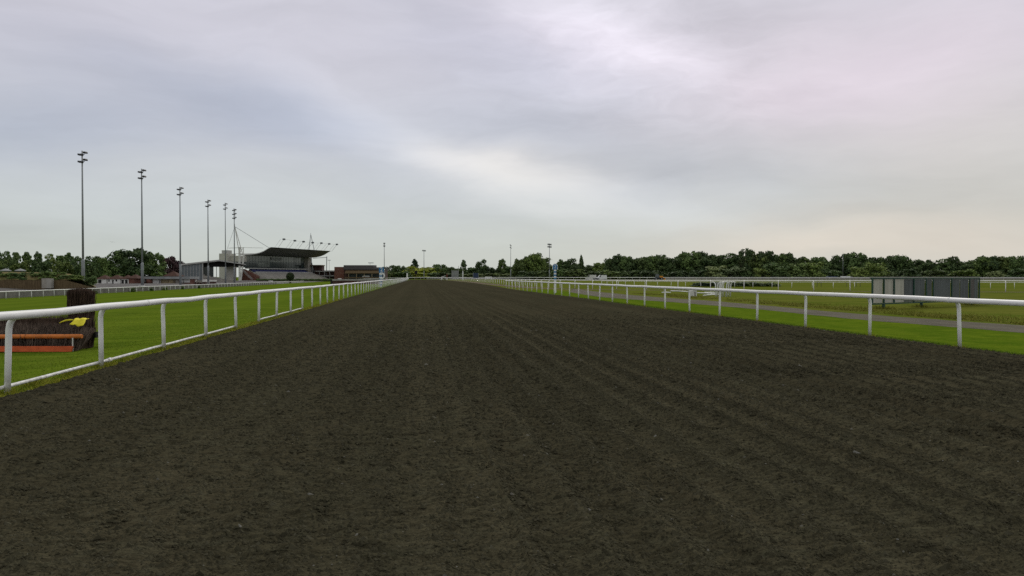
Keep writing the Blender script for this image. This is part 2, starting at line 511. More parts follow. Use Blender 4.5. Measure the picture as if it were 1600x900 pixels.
# ------------------------------------------------------------------ mesh helpers
class MB:
    def __init__(self):
        self.v, self.f, self.s = [], [], []

    def add(self, vs_, fs, smooth=False):
        o = len(self.v)
        self.v += [tuple(p) for p in vs_]
        for f in fs:
            self.f.append(tuple(i + o for i in f))
            self.s.append(smooth)
        return self

    def box(self, a, b):
        (x0, y0, z0), (x1, y1, z1) = a, b
        return self.add([(x0, y0, z0), (x1, y0, z0), (x1, y1, z0), (x0, y1, z0), (x0, y0, z1), (x1, y0, z1), (x1, y1, z1), (x0, y1, z1)],
                        [(0, 3, 2, 1), (4, 5, 6, 7), (0, 1, 5, 4), (1, 2, 6, 5), (2, 3, 7, 6), (3, 0, 4, 7)])

    def bar(self, p, q, w, h=None):
        """square-section bar from p to q"""
        h = h or w
        p, q = Vector(p), Vector(q)
        d = (q - p).normalized()
        up_ = Vector((0, 0, 1)) if abs(d.z) < 0.95 else Vector((0, 1, 0))
        s_ = d.cross(up_).normalized() * (w / 2)
        u_ = s_.cross(d).normalized() * (h / 2)
        vs_ = [p - s_ - u_, p + s_ - u_, p + s_ + u_, p - s_ + u_, q - s_ - u_, q + s_ - u_, q + s_ + u_, q - s_ + u_]
        return self.add(vs_, [(0, 1, 2, 3), (7, 6, 5, 4), (0, 4, 5, 1), (1, 5, 6, 2), (2, 6, 7, 3), (3, 7, 4, 0)])

    def tube(self, pts, r, n=10, caps=True):
        pts = [Vector(p) for p in pts]
        rs = r if isinstance(r, (list, tuple)) else [r] * len(pts)
        vs_, fs = [], []
        prev = None
        for i, p in enumerate(pts):
            d = (pts[min(i + 1, len(pts) - 1)] - pts[max(i - 1, 0)]).normalized()
            if prev is None:
                ref = Vector((0, 0, 1)) if abs(d.z) < 0.9 else Vector((1, 0, 0))
                a = d.cross(ref).normalized()
            else:
                a = (prev - d * prev.dot(d)).normalized()
            prev = a
            b_ = d.cross(a)
            for k in range(n):
                t_ = 2 * PI * k / n
                vs_.append(p + (a * math.cos(t_) + b_ * math.sin(t_)) * rs[i])
        for i in range(len(pts) - 1):
            for k in range(n):
                k2 = (k + 1) % n
                fs.append((i * n + k, i * n + k2, (i + 1) * n + k2, (i + 1) * n + k))
        self.add(vs_, fs, True)
        if caps:
            o = len(self.v) - len(vs_)
            self.f.append(tuple(o + k for k in reversed(range(n))))
            self.s.append(False)
            self.f.append(tuple(o + (len(pts) - 1) * n + k for k in range(n)))
            self.s.append(False)
        return self

    def quad(self, a, b, c, d):
        return self.add([a, b, c, d], [(0, 1, 2, 3)])

    def prism(self, outline, axis, a, b):
        """extrude a 2-D outline; axis 'x': outline is (y,z); 'y': (x,z); 'z': (x,y)"""
        def P(u, w, t):
            return {'x': (t, u, w), 'y': (u, t, w), 'z': (u, w, t)}[axis]
        n = len(outline)
        vs_ = [P(u, w, a) for u, w in outline] + [P(u, w, b) for u, w in outline]
        fs = [tuple(range(n)), tuple(reversed(range(n, 2 * n)))]
        for i in range(n):
            j = (i + 1) % n
            fs.append((i, i + n, j + n, j))
        return self.add(vs_, fs)

    def mesh(self, name, m):
        me = bpy.data.meshes.new(name)
        me.from_pydata(self.v, [], self.f)
        me.polygons.foreach_set('use_smooth', self.s)
        me.materials.append(m)
        import bmesh
        b = bmesh.new()
        b.from_mesh(me)
        bmesh.ops.recalc_face_normals(b, faces=b.faces)
        b.to_mesh(me)
        b.free()
        return me

    def build(self, name, m, parent=None):
        return link(name, self.mesh(name, m), parent)


def link(name, me, parent=None):
    o = bpy.data.objects.new(name, me)
    C.objects.link(o)
    if parent is not None:
        o.parent = parent
    return o


def np_mesh(name, v, f, m, smooth=False):
    """v (n,3), f (m,3 or 4)"""
    me = bpy.data.meshes.new(name)
    k = f.shape[1]
    me.vertices.add(len(v))
    me.vertices.foreach_set('co', np.asarray(v, np.float32).ravel())
    me.loops.add(f.size)
    me.loops.foreach_set('vertex_index', f.ravel().astype(np.int32))
    me.polygons.add(len(f))
    me.polygons.foreach_set('loop_start', (np.arange(len(f)) * k).astype(np.int32))
    me.polygons.foreach_set('loop_total', np.full(len(f), k, np.int32))
    me.polygons.foreach_set('use_smooth', np.full(len(f), smooth, bool))
    me.update(calc_edges=True)
    me.materials.append(m)
    return me


def tag(o, label, cat, group=None):
    o['label'] = label
    o['category'] = cat
    if group:
        o['group'] = group
    return o


def struct(o):
    o['kind'] = 'structure'
    return o


def empty(name, loc, rz=0.0):
    o = bpy.data.objects.new(name, None)
    o.empty_display_size = 0.3
    C.objects.link(o)
    o.location = loc
    o.rotation_euler = (0, 0, rz)
    return o


def copy_thing(src, loc, rz, label=None, scale=None):
    c = src.copy()
    C.objects.link(c)
    c.location = loc
    c.rotation_euler = (0, 0, rz)
    if scale is not None:
        c.scale = scale
    if label:
        c['label'] = label
    for ch in list(src.children):
        d = ch.copy()
        C.objects.link(d)
        d.parent = c
        for g in list(ch.children):
            e = g.copy()
            C.objects.link(e)
            e.parent = d
    return c


CAMROT = -YAW      # rotation that lines a thing up with the camera's view plane

# ------------------------------------------------------------------ value noise (numpy)
def vnoise(x, y, seed):
    xi, yi = np.floor(x).astype(np.int64), np.floor(y).astype(np.int64)
    fx, fy = x - xi, y - yi
    fx, fy = fx * fx * (3 - 2 * fx), fy * fy * (3 - 2 * fy)

    def h(a, b):
        n = (a * 374761393 + b * 668265263 + seed * 1442695041) & 0xFFFFFFFF
        n = ((n ^ (n >> 13)) * 1274126177) & 0xFFFFFFFF
        return ((n ^ (n >> 16)) & 0xFFFF) / 65535.0
    return (h(xi, yi) * (1 - fx) + h(xi + 1, yi) * fx) * (1 - fy) + (h(xi, yi + 1) * (1 - fx) + h(xi + 1, yi + 1) * fx) * fy


# ------------------------------------------------------------------ THE SETTING
def make_ground():
    xs = [-4000, -1500, -400, -150, -100, -80, -72, -65, -58, -56, -54, -46, -38, -30, -22, -16, -12, -8.3, -7.4, -6.4, -6, 0, 12, 30, 80, 200, 600, 1500, 4000]
    ys = [-800, -100, 0, 50, 120, 250, 500, 900, 1600, 3000, 5000]
    m = MB()
    vs_ = [(x, y, gz(x) - 0.004) for y in ys for x in xs]
    n = len(xs)
    fs = [(j * n + i, j * n + i + 1, (j + 1) * n + i + 1, (j + 1) * n + i) for j in range(len(ys) - 1) for i in range(n - 1)]
    m.add(vs_, fs, True)
    return struct(m.build('ground', M_GROUND))


def right_edge(y):
    return float(np.interp(y, [0, 105, 130, 210, 300, 420, 480], [12.22, 12.22, 13.2, 14.6, 13.5, 12.0, 10.0]))


def make_track():
    ys = [1.6]
    while ys[-1] < 46:
        ys.append(ys[-1] + max(0.011, ys[-1] * 0.0024))
    while ys[-1] < 470:
        ys.append(ys[-1] * 1.03)
    ys = np.array(ys)
    t = np.linspace(0, 1, 780)
    re = np.array([right_edge(y) for y in ys])
    X = -5.62 + t[None, :] * (re[:, None] + 5.62)
    Y = np.repeat(ys[:, None], len(t), 1)
    # ragged edge against the grass
    wob = (vnoise(Y * 1.1, Y * 0 + 3, 5) - 0.5) * 0.26 + (vnoise(Y * 4.3, Y * 0 + 9, 6) - 0.5) * 0.12
    X = X + wob * (np.exp(-((t[None, :]) / 0.02) ** 2) - np.exp(-((1 - t[None, :]) / 0.02) ** 2))
    Z = np.zeros_like(X)
    wx = X + 0.10 * vnoise(X * 2, Y * 2, 21)
    wy = Y + 0.10 * vnoise(X * 2, Y * 2, 22)
    for (lx, ly, a, s) in ((0.62, 0.26, 0.012, 1), (0.26, 0.12, 0.022, 2), (0.13, 0.07, 0.024, 3), (0.07, 0.045, 0.014, 4)):
        n = vnoise(wx / lx, wy / ly, s)
        Z += a * (1 - np.abs(2 * n - 1)) if s < 3 else a * n
    # tine lines left by the harrow, strongest on the right-hand half
    ph = X + 0.06 * np.sin(Y * 0.11) + 0.16 * vnoise(X * 0 + 1, Y * 0.06, 31)
    tine = np.abs(np.sin(ph * PI / 0.46)) ** 4
    amp = 0.055 * (0.35 + 0.65 * (X > 0.6)) * (0.4 + 0.9 * vnoise(X * 0.5, Y * 0.1, 33))
    Z += amp * tine
    # wheel and hoof unevenness
    Z += 0.02 * vnoise(X * 0.8, Y * 0.25, 41)
    fade = np.clip((X + 5.7) / 0.25, 0, 1) * np.clip((re[:, None] + 0.05 - X) / 0.25, 0, 1)
    Z = Z * np.clip(60 / np.maximum(Y, 60), 0.0, 1) * fade
    Z += 0.045 * np.exp(-((X + 5.05) / 0.28) ** 2)
    Z += 0.010
    v = np.stack([X, Y, Z], -1).reshape(-1, 3)
    nx = len(t)
    i = (np.arange(len(ys) - 1)[:, None] * nx + np.arange(nx - 1)[None, :]).ravel()
    f = np.stack([i, i + 1, i + nx + 1, i + nx], -1)
    return struct(link('race_track', np_mesh('race_track', v, f, M_TRACK, True)))


def strip(name, left, right, z, m):
    mb = MB()
    n = len(left)
    vs_ = []
    for a, b in zip(left, right):
        vs_ += [(a[0], a[1], gz(a[0]) + z), (b[0], b[1], gz(b[0]) + z)]
    mb.add(vs_, [(2 * i, 2 * i + 1, 2 * i + 3, 2 * i + 2) for i in range(n - 1)], True)
    return struct(mb.build(name, m))


def smooth_path(pts, n):
    """Catmull-Rom resample in numpy, n points"""
    P = np.array(pts, float)
    d = np.r_[0, np.cumsum(np.linalg.norm(np.diff(P, axis=0), axis=1))]
    out = []
    for s in np.linspace(0, d[-1], n):
        i = min(np.searchsorted(d, s, 'right') - 1, len(P) - 2)
        t_ = (s - d[i]) / (d[i + 1] - d[i])
        p0, p1, p2, p3 = P[max(i - 1, 0)], P[i], P[i + 1], P[min(i + 2, len(P) - 1)]
        out.append(0.5 * ((2 * p1) + (p2 - p0) * t_ + (2 * p0 - 5 * p1 + 4 * p2 - p3) * t_ ** 2 + (3 * p1 - 3 * p2 + p3 - p0) * t_ ** 3))
    return [tuple(p) for p in out]


make_ground()
make_track()
def edge_line(pts, n=80):
    return smooth_path([tuple(at(px, EYE * F / (py - HOR)).xy) for px, py in pts], n)


PATH_FAR = edge_line([(1750, 520), (1600, 509), (1500, 502), (1320, 489), (1200, 478), (1120, 471), (1048, 466), (980, 460.5), (930, 455.5), (895, 451)])
PATH_NEAR = edge_line([(1750, 534), (1600, 520.5), (1500, 512), (1320, 497.5), (1200, 485), (1120, 478), (1048, 472), (980, 467.5), (930, 463), (890, 456.5)])
r2 = random.Random(3)
PATH_FAR = [(x + r2.uniform(-.1, .1), y) for x, y in PATH_FAR]
PATH_NEAR = [(x + r2.uniform(-.1, .1), y) for x, y in PATH_NEAR]
strip('path', PATH_NEAR, PATH_FAR, 0.008, M_PATH)
VY = np.linspace(2, 96, 70)
pn = sorted(PATH_NEAR, key=lambda q: q[1])
VX = np.interp(VY, [q[1] for q in pn], [q[0] + 0.12 for q in pn])
strip('grass_verge', [(12.0, y) for y in VY], list(zip(VX, VY)), 0.004, M_VERGE)
# course of the middle running rail across the infield (camera columns and depths)
MID = [(668, 470), (688, 400), (706, 350), (722, 300), (740, 250), (757, 205), (775, 172), (800, 145), (825, 127), (857, 114), (902, 106), (952, 101),
       (1030, 98), (1165, 94.5), (1311, 91), (1560, 86), (1800, 82), (2050, 79)]
MIDP = smooth_path([tuple(at(px, d).xy) for px, d in MID], 400)


def offset(path, k):
    P = np.array(path)
    T = np.gradient(P, axis=0)
    T /= np.linalg.norm(T, axis=1)[:, None]
    Nn = np.stack([T[:, 1], -T[:, 0]], 1)
    return [tuple(p) for p in P + Nn * k]


strip('dirt_strip', offset(MIDP, -0.2), offset(MIDP, 2.6), 0.004, M_DIRT)
for xa, xb in ((-72, -58), (-95, -72)):
    strip('apron', [(xa, y) for y in (60, 120, 250, 400, 520)], [(xb, y) for y in (60, 120, 250, 400, 520)], 0.006, M_TARMAC)


# far paddock road in front of the wood
strip('infield_road', [tuple(at(px, 468).xy) for px in range(880, 1900, 100)], [tuple(at(px, 440).xy) for px in range(880, 1900, 100)], 0.006, M_TARMAC)


# ------------------------------------------------------------------ RUNNING RAILS
def post_mesh(h, r, reach, name='post', n=10):
    """upright that bends over at the top towards +x and meets the rail"""
    if reach:
        pts = [(0, 0, -0.05), (0, 0, h * 0.5), (0, 0, h - 0.26), (0.012, 0, h - 0.18), (reach * 0.35, 0, h - 0.11), (reach * 0.75, 0, h - 0.065), (reach, 0, h - 0.055)]
    else:
        pts = [(0, 0, -0.05), (0, 0, h - 0.03)]
    return MB().tube(pts, r, n).mesh(name, M_RAIL)


def running_rail(name, label, path, spacing, h, rail_r, post_r, side, first=0.0, bottom=None, wob=0.01, ztop=None, reach=0.13, max_posts=98, seg=10, collars=True, mat_=None):
    """path: (x,y) list. side=+1: rail overhangs to the right of the direction of travel"""
    P = np.array(path)
    d = np.r_[0, np.cumsum(np.linalg.norm(np.diff(P, axis=0), axis=1))]

    def pos(s):
        return np.array([np.interp(s, d, P[:, 0]), np.interp(s, d, P[:, 1])])

    def frame(s):
        a, b = pos(max(s - 0.5, 0)), pos(min(s + 0.5, d[-1]))
        t_ = (b - a) / np.linalg.norm(b - a)
        return pos(s), t_, np.array([t_[1], -t_[0]]) * side

    o0 = pos(0)
    root = empty(name, (o0[0], o0[1], gz(o0[0])))
    tag(root, label, 'railing')
    bz = gz(o0[0])
    rr = random.Random(len(label))
    ss = [first + i * spacing for i in range(int((d[-1] - first) / spacing) + 1)]
    # top rail
    tops = []
    step = spacing / 2
    k = int(d[-1] / step)
    for i in range(k + 1):
        s = i * step
        p, t_, nn = frame(s)
        q = p + nn * reach
        tops.append((q[0] - o0[0], q[1] - o0[1], gz(p[0]) - bz + h - rail_r + rr.uniform(-wob, wob)))
    mb = MB().tube(tops, rail_r, seg)
    if collars:
        for i in range(3, len(tops) - 1, 4):
            a, b = Vector(tops[i]), Vector(tops[i + 1])
            if (a.xy + Vector(o0)).length > 60:
                continue
            m_ = a.lerp(b, 0.3)
            e = (b - a).normalized() * 0.05
            mb.tube([m_ - e, m_ + e], rail_r * 1.05, seg)
    mb.build('top_rail', mat_ or M_RAIL, root)
    pm = post_mesh(h, post_r, reach, n=seg)
    far = MB()
    # nearest posts are parts of their own
    order = sorted(ss, key=lambda s: np.linalg.norm(pos(s)))
    near = set(order[:max_posts])
    for s in ss:
        p, t_, nn = frame(s)
        if name == 'running_rail' and bottom and 6 < s < 8:
            p = p + t_ * 0.24
        ang = math.atan2(nn[1], nn[0])
        loc = Vector((p[0] - o0[0], p[1] - o0[1], gz(p[0]) - bz))
        if s in near:
            o = link('post', pm, root)
            o.location = loc
            o.rotation_euler = (rr.gauss(0, 0.012), rr.gauss(0, 0.012), ang)
        else:
            far.tube([loc, loc + Vector((nn[0] * reach * .3, nn[1] * reach * .3, h - 0.08))], post_r, 6)
    if far.v:
        f = far.build('post', M_WHITE, root)
        f['kind'] = 'stuff'
    if bottom:
        bm_ = MB()
        for (a, b) in bottom:
            pts = []
            n = max(2, int((b - a) / 1.2))
            for i in range(n + 1):
                s = a + (b - a) * i / n
                p, t_, nn = frame(s)
                q = p - nn * 0.05
                pts.append((q[0] - o0[0], q[1] - o0[1], gz(p[0]) - bz + 0.105 + rr.uniform(-.008, .008)))
            bm_.tube(pts, 0.028, 8)
            mid = Vector(pts[len(pts) // 2])
            bm_.tube([mid + Vector((0, -.07, 0.0)), mid + Vector((0, .07, 0.0))], 0.04, 8)
        bm_.build('bottom_rail', M_RAIL, root)
    return root


# left rail of the track: posts 3.5 m apart
running_rail('running_rail', 'white running rail along the left edge of the brown track', [(-5.82, 4.2), (-5.82, 60), (-5.75, 120), (-5.5, 240), (-5.9, 400), (-7.5, 440)], 3.48, 1.19, 0.063, 0.043, 1,
             first=0.26, bottom=[(0, 21.14), (24.7, 35.1)], wob=0.014, seg=14)
running_rail('running_rail', 'white running rail along the right edge of the brown track', [(12.45, 3.5), (12.45, 60), (12.35, 111)], 3.6, 1.2, 0.063, 0.043, -1,
             first=2.15, wob=0.010, seg=14)
running_rail('running_rail', 'white goosenecked rail curving across the infield behind the green-framed screen', list(reversed(MIDP)), 4.0, 1.27, 0.055, 0.045, 1, wob=0.01, reach=0.22, seg=8)
IN2 = smooth_path([tuple(at(px, d).xy) for px, d in [(940, 150), (986, 137), (1060, 128), (1150, 121), (1300, 114), (1600, 106), (1900, 100)]], 120)
running_rail('running_rail', 'thin low white rail behind the goosenecked rail on the infield', IN2, 2.9, 0.92, 0.035, 0.035, -1, wob=0.012, reach=0.0, seg=6)
running_rail('running_rail', 'long white rail on the far edge of the green turf before the stands', [(-54, 60), (-54, 200), (-54, 412)], 3.35, 1.05, 0.06, 0.045, 1, first=1.2, wob=0.012, seg=8)
FARR = smooth_path([tuple(at(px, d).xy) for px, d in [(760, 425), (900, 420), (1100, 415), (1400, 408), (1900, 400)]], 60)
running_rail('running_rail', 'far white rail along the foot of the wood on the right', FARR, 4.0, 1.45, 0.16, 0.06, 1, wob=0.02, reach=0.1, seg=6, collars=False)
ff = tag(empty('board_fence', at(1040, 404)), 'long pale grey fence at the foot of the wood on the right', 'fence')
ffo = ff.location.copy()
mb = MB()
pxs = list(range(1040, 1960, 8))
for a, b in zip(pxs, pxs[1:]):
    q0, q1 = at(a, 404 - (a - 1040) * 0.01) - ffo, at(b, 404 - (b - 1040) * 0.01) - ffo
    mb.bar(q0 + Vector((0, 0, .72)), q1.lerp(q0, 0.03) + Vector((0, 0, .72)), 0.08, 1.16)
mb.build('boards', M_GREYBOARD, ff)
mb = MB()
for a in pxs[::2]:
    q0 = at(a, 403.7 - (a - 1040) * 0.01) - ffo
    mb.bar(q0, q0 + Vector((0, 0, 1.4)), 0.14)
mb.build('fence_posts', M_WHITE_DULL, ff)
FARL = [tuple(at(px, d).xy) for px, d in [(560, 470), (640, 455), (700, 446), (770, 440)]]
running_rail('running_rail', 'far white rail crossing the end of the track', FARL, 4.0, 1.4, 0.14, 0.06, 1, wob=0.02, reach=0.1, seg=6, collars=False)

# grey board fence behind the turf rail
bf = tag(empty('board_fence', (-55.6, 60, gz(-55.6))), 'low grey board fence behind the white rail of the turf', 'fence')
mb = MB()
y = 0.0
while y < 250:
    w = 0.14
    mb.box((-0.015, y, 0.02), (0.015, y + w, 0.84 + rnd.uniform(-.02, .02)))
    y += w + 0.025 + (0.06 if rnd.random() < 0.06 else 0)
M_TURFBOARD = mat('weathered_boards', (0.165, 0.160, 0.145), 0.9, 0.2, 0.6, 0.05)
mb.build('boards', M_TURFBOARD, bf)
mb = MB()
for z in (0.25, 0.72):
    mb.box((-0.06, 0, z), (-0.018, 250, z + 0.07))
mb.build('cross_rail', M_TURFBOARD, bf)


# ------------------------------------------------------------------ FOLIAGE
def leaf_mesh(name, pts, nrm, size, m, rs, elong=1.0):
    """one quad per point, roughly facing nrm"""
    n = len(pts)
    nn = nrm + rs.normal(0, 0.55, (n, 3))
    nn /= np.linalg.norm(nn, axis=1)[:, None] + 1e-9
    a = np.cross(nn, rs.normal(0, 1, (n, 3)))
    a /= np.linalg.norm(a, axis=1)[:, None] + 1e-9
    b = np.cross(nn, a)
    s = (size * rs.uniform(0.6, 1.35, n))[:, None]
    a = a * s * elong
    b = b * s
    j = rs.uniform(0.6, 1.2, (4, n, 1))
    v = np.stack([pts - a * j[0], pts - b * j[1], pts + a * j[2], pts + b * j[3]], 1).reshape(-1, 3)
    f = np.arange(n * 4).reshape(-1, 4)
    return np_mesh(name, v, f, m)


def crown_points(kind, seed, n):
    """points through the crown's volume, thickest on uneven boughs near its surface"""
    rs = np.random.RandomState(seed)
    lobes = []

    def ring_lobes(cnt, zf, rf, size):
        for i in range(cnt):
            z = zf()
            t_ = i * 2.4 + rs.uniform(-.6, .6)
            r_ = rf(z) * math.sqrt(rs.uniform(0.25, 1))
            lobes.append((r_ * math.cos(t_), r_ * math.sin(t_), z, size(z)))
    if kind == 'round':
        prof = lambda z: 0.40 * math.sqrt(max(0.04, 1 - ((z - 0.42) / 0.56) ** 2))
        ring_lobes(34, lambda: rs.uniform(0.06, 0.88), prof, lambda z: rs.uniform(0.10, 0.18))
        core = (0.30, 0.86)
    elif kind == 'broad':
        prof = lambda z: 0.44 * (1 - abs(z - 0.35) ** 2 * 1.9)
        ring_lobes(36, lambda: rs.uniform(0.06, 0.78), prof, lambda z: rs.uniform(0.09, 0.17))
        for i in range(5):
            lobes.append((rs.uniform(-.24, .24), rs.uniform(-.2, .2), rs.uniform(.74, .88), rs.uniform(.09, .13)))
        core = (0.32, 0.80)
    elif kind == 'ragged':
        prof = lambda z: 0.42 * (1 - z) ** 0.55 * min(1, 0.5 + z / 0.3)
        ring_lobes(46, lambda: rs.uniform(0.05, 0.93), prof, lambda z: rs.uniform(0.06, 0.12) * (1.15 - 0.5 * z))
        core = (0.22, 0.96)
    elif kind == 'fir':
        prof = lambda z: 0.46 * (1 - z) ** 0.8
        ring_lobes(60, lambda: rs.uniform(0.04, 0.95), prof, lambda z: 0.05 + 0.07 * (1 - z))
        core = (0.2, 0.99)
    elif kind == 'open':
        prof = lambda z: 0.38
        ring_lobes(11, lambda: rs.uniform(0.62, 0.9), prof, lambda z: rs.uniform(0.08, 0.14))
        ring_lobes(12, lambda: rs.uniform(0.02, 0.45), prof, lambda z: rs.uniform(0.10, 0.16))
        core = (0.05, 0.9)
    else:  # bush
        prof = lambda z: 0.42 * math.sqrt(max(0.05, 1 - z ** 2))
        ring_lobes(26, lambda: rs.uniform(0.02, 0.8), prof, lambda z: rs.uniform(0.12, 0.2))
        core = (0.32, 0.75)
    L = np.array(lobes)
    w = L[:, 3] ** 2
    n1 = int(n * 0.86)
    idx = rs.choice(len(L), n1, p=w / w.sum())
    d = rs.normal(0, 1, (n1, 3))
    d[:, 2] += 0.3
    d /= np.linalg.norm(d, axis=1)[:, None]
    rad = L[idx, 3] * (rs.uniform(0.35, 1.0, n1) ** 0.5) * (1 + 0.13 * rs.normal(0, 1, n1))
    p = L[idx, :3] + d * rad[:, None] * np.array([1, 1, 0.85])
    # inner leaves that tie the boughs together
    n2 = n - n1
    z = rs.uniform(0.0, core[1], n2)
    t_ = rs.uniform(0, 2 * PI, n2)
    r_ = np.array([prof(q) for q in z]) * np.sqrt(rs.uniform(0, 1, n2)) * 0.85
    if kind == 'open':
        r_ *= 0.25
    p2 = np.stack([r_ * np.cos(t_), r_ * np.sin(t_), z], 1)
    p = np.concatenate([p, p2])
    d = np.concatenate([d, rs.normal(0, 1, (n2, 3))])
    p[:, 2] = np.clip(p[:, 2], 0.0, 1.05)
    lo, hi = np.percentile(p, 0.5, axis=0), np.percentile(p, 99.5, axis=0)
    p[:, 0] = (p[:, 0] - (lo[0] + hi[0]) / 2) / (hi[0] - lo[0])
    p[:, 1] = (p[:, 1] - (lo[1] + hi[1]) / 2) / (hi[1] - lo[1])
    p[:, 2] = p[:, 2] / hi[2]
    return p, d, rs


CROWN = {}
TRUNK = {}


def crown_mesh(kind, var, fol):
    key = (kind, var, fol)
    if key not in CROWN:
        n = {'open': 2000, 'bush': 2200, 'ragged': 3400, 'fir': 3200}.get(kind, 4200)
        p, d, rs = crown_points(kind, 100 + var * 17 + len(kind), n)
        CROWN[key] = leaf_mesh('crown', p, d, 0.036 if kind != 'bush' else 0.05, FOL[fol], rs)
    return CROWN[key]


def trunk_mesh(kind, var):
    key = (kind == 'bush', var)
    if key not in TRUNK:
        r_ = random.Random(var)
        mb_ = MB().tube([(0, 0, -0.02), (0.004, 0, 0.12), (-0.006, 0.004, 0.35), (0.004, -0.004, 0.62), (0, 0, 0.85)], [0.034, 0.025, 0.02, 0.013, 0.004], 7)
        for i in range(6):
            t_ = r_.uniform(0, 2 * PI)
            z = r_.uniform(0.2, 0.6)
            e = Vector((math.cos(t_) * r_.uniform(.2, .36), math.sin(t_) * r_.uniform(.2, .36), z + r_.uniform(0.1, 0.3)))
            a = Vector((0, 0, z))
            mb_.tube([a, a.lerp(e, .5) + Vector((0, 0, -.02)), e], [0.012, 0.008, 0.003], 5)
        TRUNK[key] = mb_.mesh('trunk', M_BARK)
    return TRUNK[key]


def tree(name, label, cat, group, px, topy, wpx, depth, kind, fol, var, base_z=None, squash=1.0, rot=None):
    p = at(px, depth)
    if base_z is not None:
        p.z = base_z
    H = zy(topy, depth) - p.z
    wdt = wpx * depth / F
    t_ = empty(name, p, rnd.uniform(0, 6.28) if rot is None else rot)
    tag(t_, label, cat, group)
    for me, nm in ((crown_mesh(kind, var, fol), 'crown'), (trunk_mesh(kind, var), 'trunk')):
        o = link(nm, me, t_)
        o.scale = (wdt, wdt, H)
    return t_


ORD = ['', 'second ', 'third ', 'fourth ', 'fifth ', 'sixth ', 'seventh ', 'eighth ', 'ninth ', 'tenth ', 'eleventh ', 'twelfth ']


def ordn(i):
    return ORD[i] if i < len(ORD) else '%dth ' % (i + 1)


def landmark_label(what, px, counts, marks):
    """name a tree by the nearest landmark to its left"""
    best = max([m for m in marks if m[0] <= px], key=lambda m: m[0])
    key = (what, best[1])
    i = counts.get(key, 0)
    counts[key] = i + 1
    n = ordn(i).strip() or 'first'
    return '%s, %s rightwards from %s' % (what, n, best[1])


# left-hand side -------------------------------------------------------
LEFT_ROW = [(-14, 397, 20), (-2, 394, 18), (9, 394, 17), (25, 395, 16), (42, 395, 18), (59, 395, 17), (76, 398, 19), (95, 400, 20), (108, 396, 19), (121, 402, 20), (143, 402, 26), (160, 404, 22)]
for i, (px, ty, w) in enumerate(LEFT_ROW):
    tree('deciduous_tree', 'feathery young green tree in the row behind the bank, %s from the left frame edge' % ((ordn(max(0, i - 1)).strip() or 'first') if i > 1 else ('beyond' if i == 0 else 'cut')),
         'tree', 'feathery trees behind the earth bank', px, ty, w * 1.25, 250 + (i % 3) * 4, 'ragged', 'mid' if i % 3 else 'light', i % 4)
for i, (px, ty, w) in enumerate([(2, 407, 30), (33, 408, 32), (66, 409, 32), (100, 410, 34), (134, 411, 34)]):
    tree('shrub', 'dark rounded shrub beneath the feathery trees, %s from the left' % (ordn(i).strip() or 'first'), 'shrub', 'shrubs beneath the feathery trees', px, ty, w, 244, 'bush', 'dark', i % 3)
BIG = [(181, 399, 44, 'mid', 'broad green tree left of the big dome-shaped tree behind the kiosks'),
       (211, 389.5, 60, 'dark', 'big dome-shaped green tree rising behind the white kiosks'),
       (238, 396, 40, 'mid', 'rounded green tree between the dome-shaped tree and the purple tree'),
       (158, 402, 34, 'dark', 'dark green tree behind the first tall floodlight and the kiosks')]
for i, (px, ty, w, fo, lab) in enumerate(BIG):
    tree('broadleaf_tree', lab, 'tree', None, px, ty, w, 285 + i * 3, 'broad' if i != 1 else 'round', fo, i % 3)
tree('copper_beech', 'dark purple copper-leaved tree left of the old grey stand', 'tree', None, 266, 402, 34, 310, 'round', 'copper', 1)
tree('copper_beech', 'low end of the purple foliage touching the old stand', 'tree', None, 280, 409, 24, 314, 'broad', 'copper', 2)

# central and right-hand wood ------------------------------------------
MARKS = [(598, 'the striped left-rail post'), (662, 'the wide-headed far lamp mast'), (720, 'the slim white post'), (798, 'the narrow-headed lamp mast'),
         (866, 'the round-headed striped post'), (920, 'the two white vans'), (1029, 'the orange digger'), (1128, 'the stacked rail posts'), (1232, 'the infield shrubs'),
         (1316, 'the thin bare mast'), (1400, 'the cream screen panels'), (1490, 'the grey screen panels')]
SPECIAL = [
    (609, 415, 26, 'round', 'dark', 600, 'dark round tree right behind the striped post by the left rail'),
    (623, 415.5, 20, 'broad', 'mid', 600, 'pointed green tree between the striped post and the pale willow'),
    (649, 405.5, 19, 'fir', 'fir', 640, 'tall dark fir with a double top behind the pale yellow-green tree'),
    (651, 416.5, 34, 'round', 'lime', 590, 'pale yellow-green spreading tree at the end of the left rail'),
    (672, 418, 34, 'broad', 'lime', 596, 'yellowish green tree right of the lamp mast at the track end'),
    (725, 407, 13, 'ragged', 'dark', 600, 'narrow tall tree standing above the white post beyond the track'),
    (753, 406, 17, 'round', 'dark', 600, 'mushroom-shaped tree standing above the low wood beyond the track'),
    (785, 405.5, 18, 'ragged', 'dark', 600, 'loose-crowned tree just left of the single-headed lamp mast'),
    (907, 399, 13, 'fir', 'fir', 505, 'narrow pointed conifer left of the two white vehicles'),
    (1160, 390, 24, 'open', 'dark', 470, 'open-crowned pine with sky showing through, above the stacked rail posts'),
]
for i, (px, ty, w, kind, fo, dep, lab) in enumerate(SPECIAL):
    tree('fir_tree' if kind == 'fir' else ('pine_tree' if kind == 'open' else 'broadleaf_tree'), lab, 'tree', None, px, ty, w * 1.15, dep, kind, fo, i % 3)
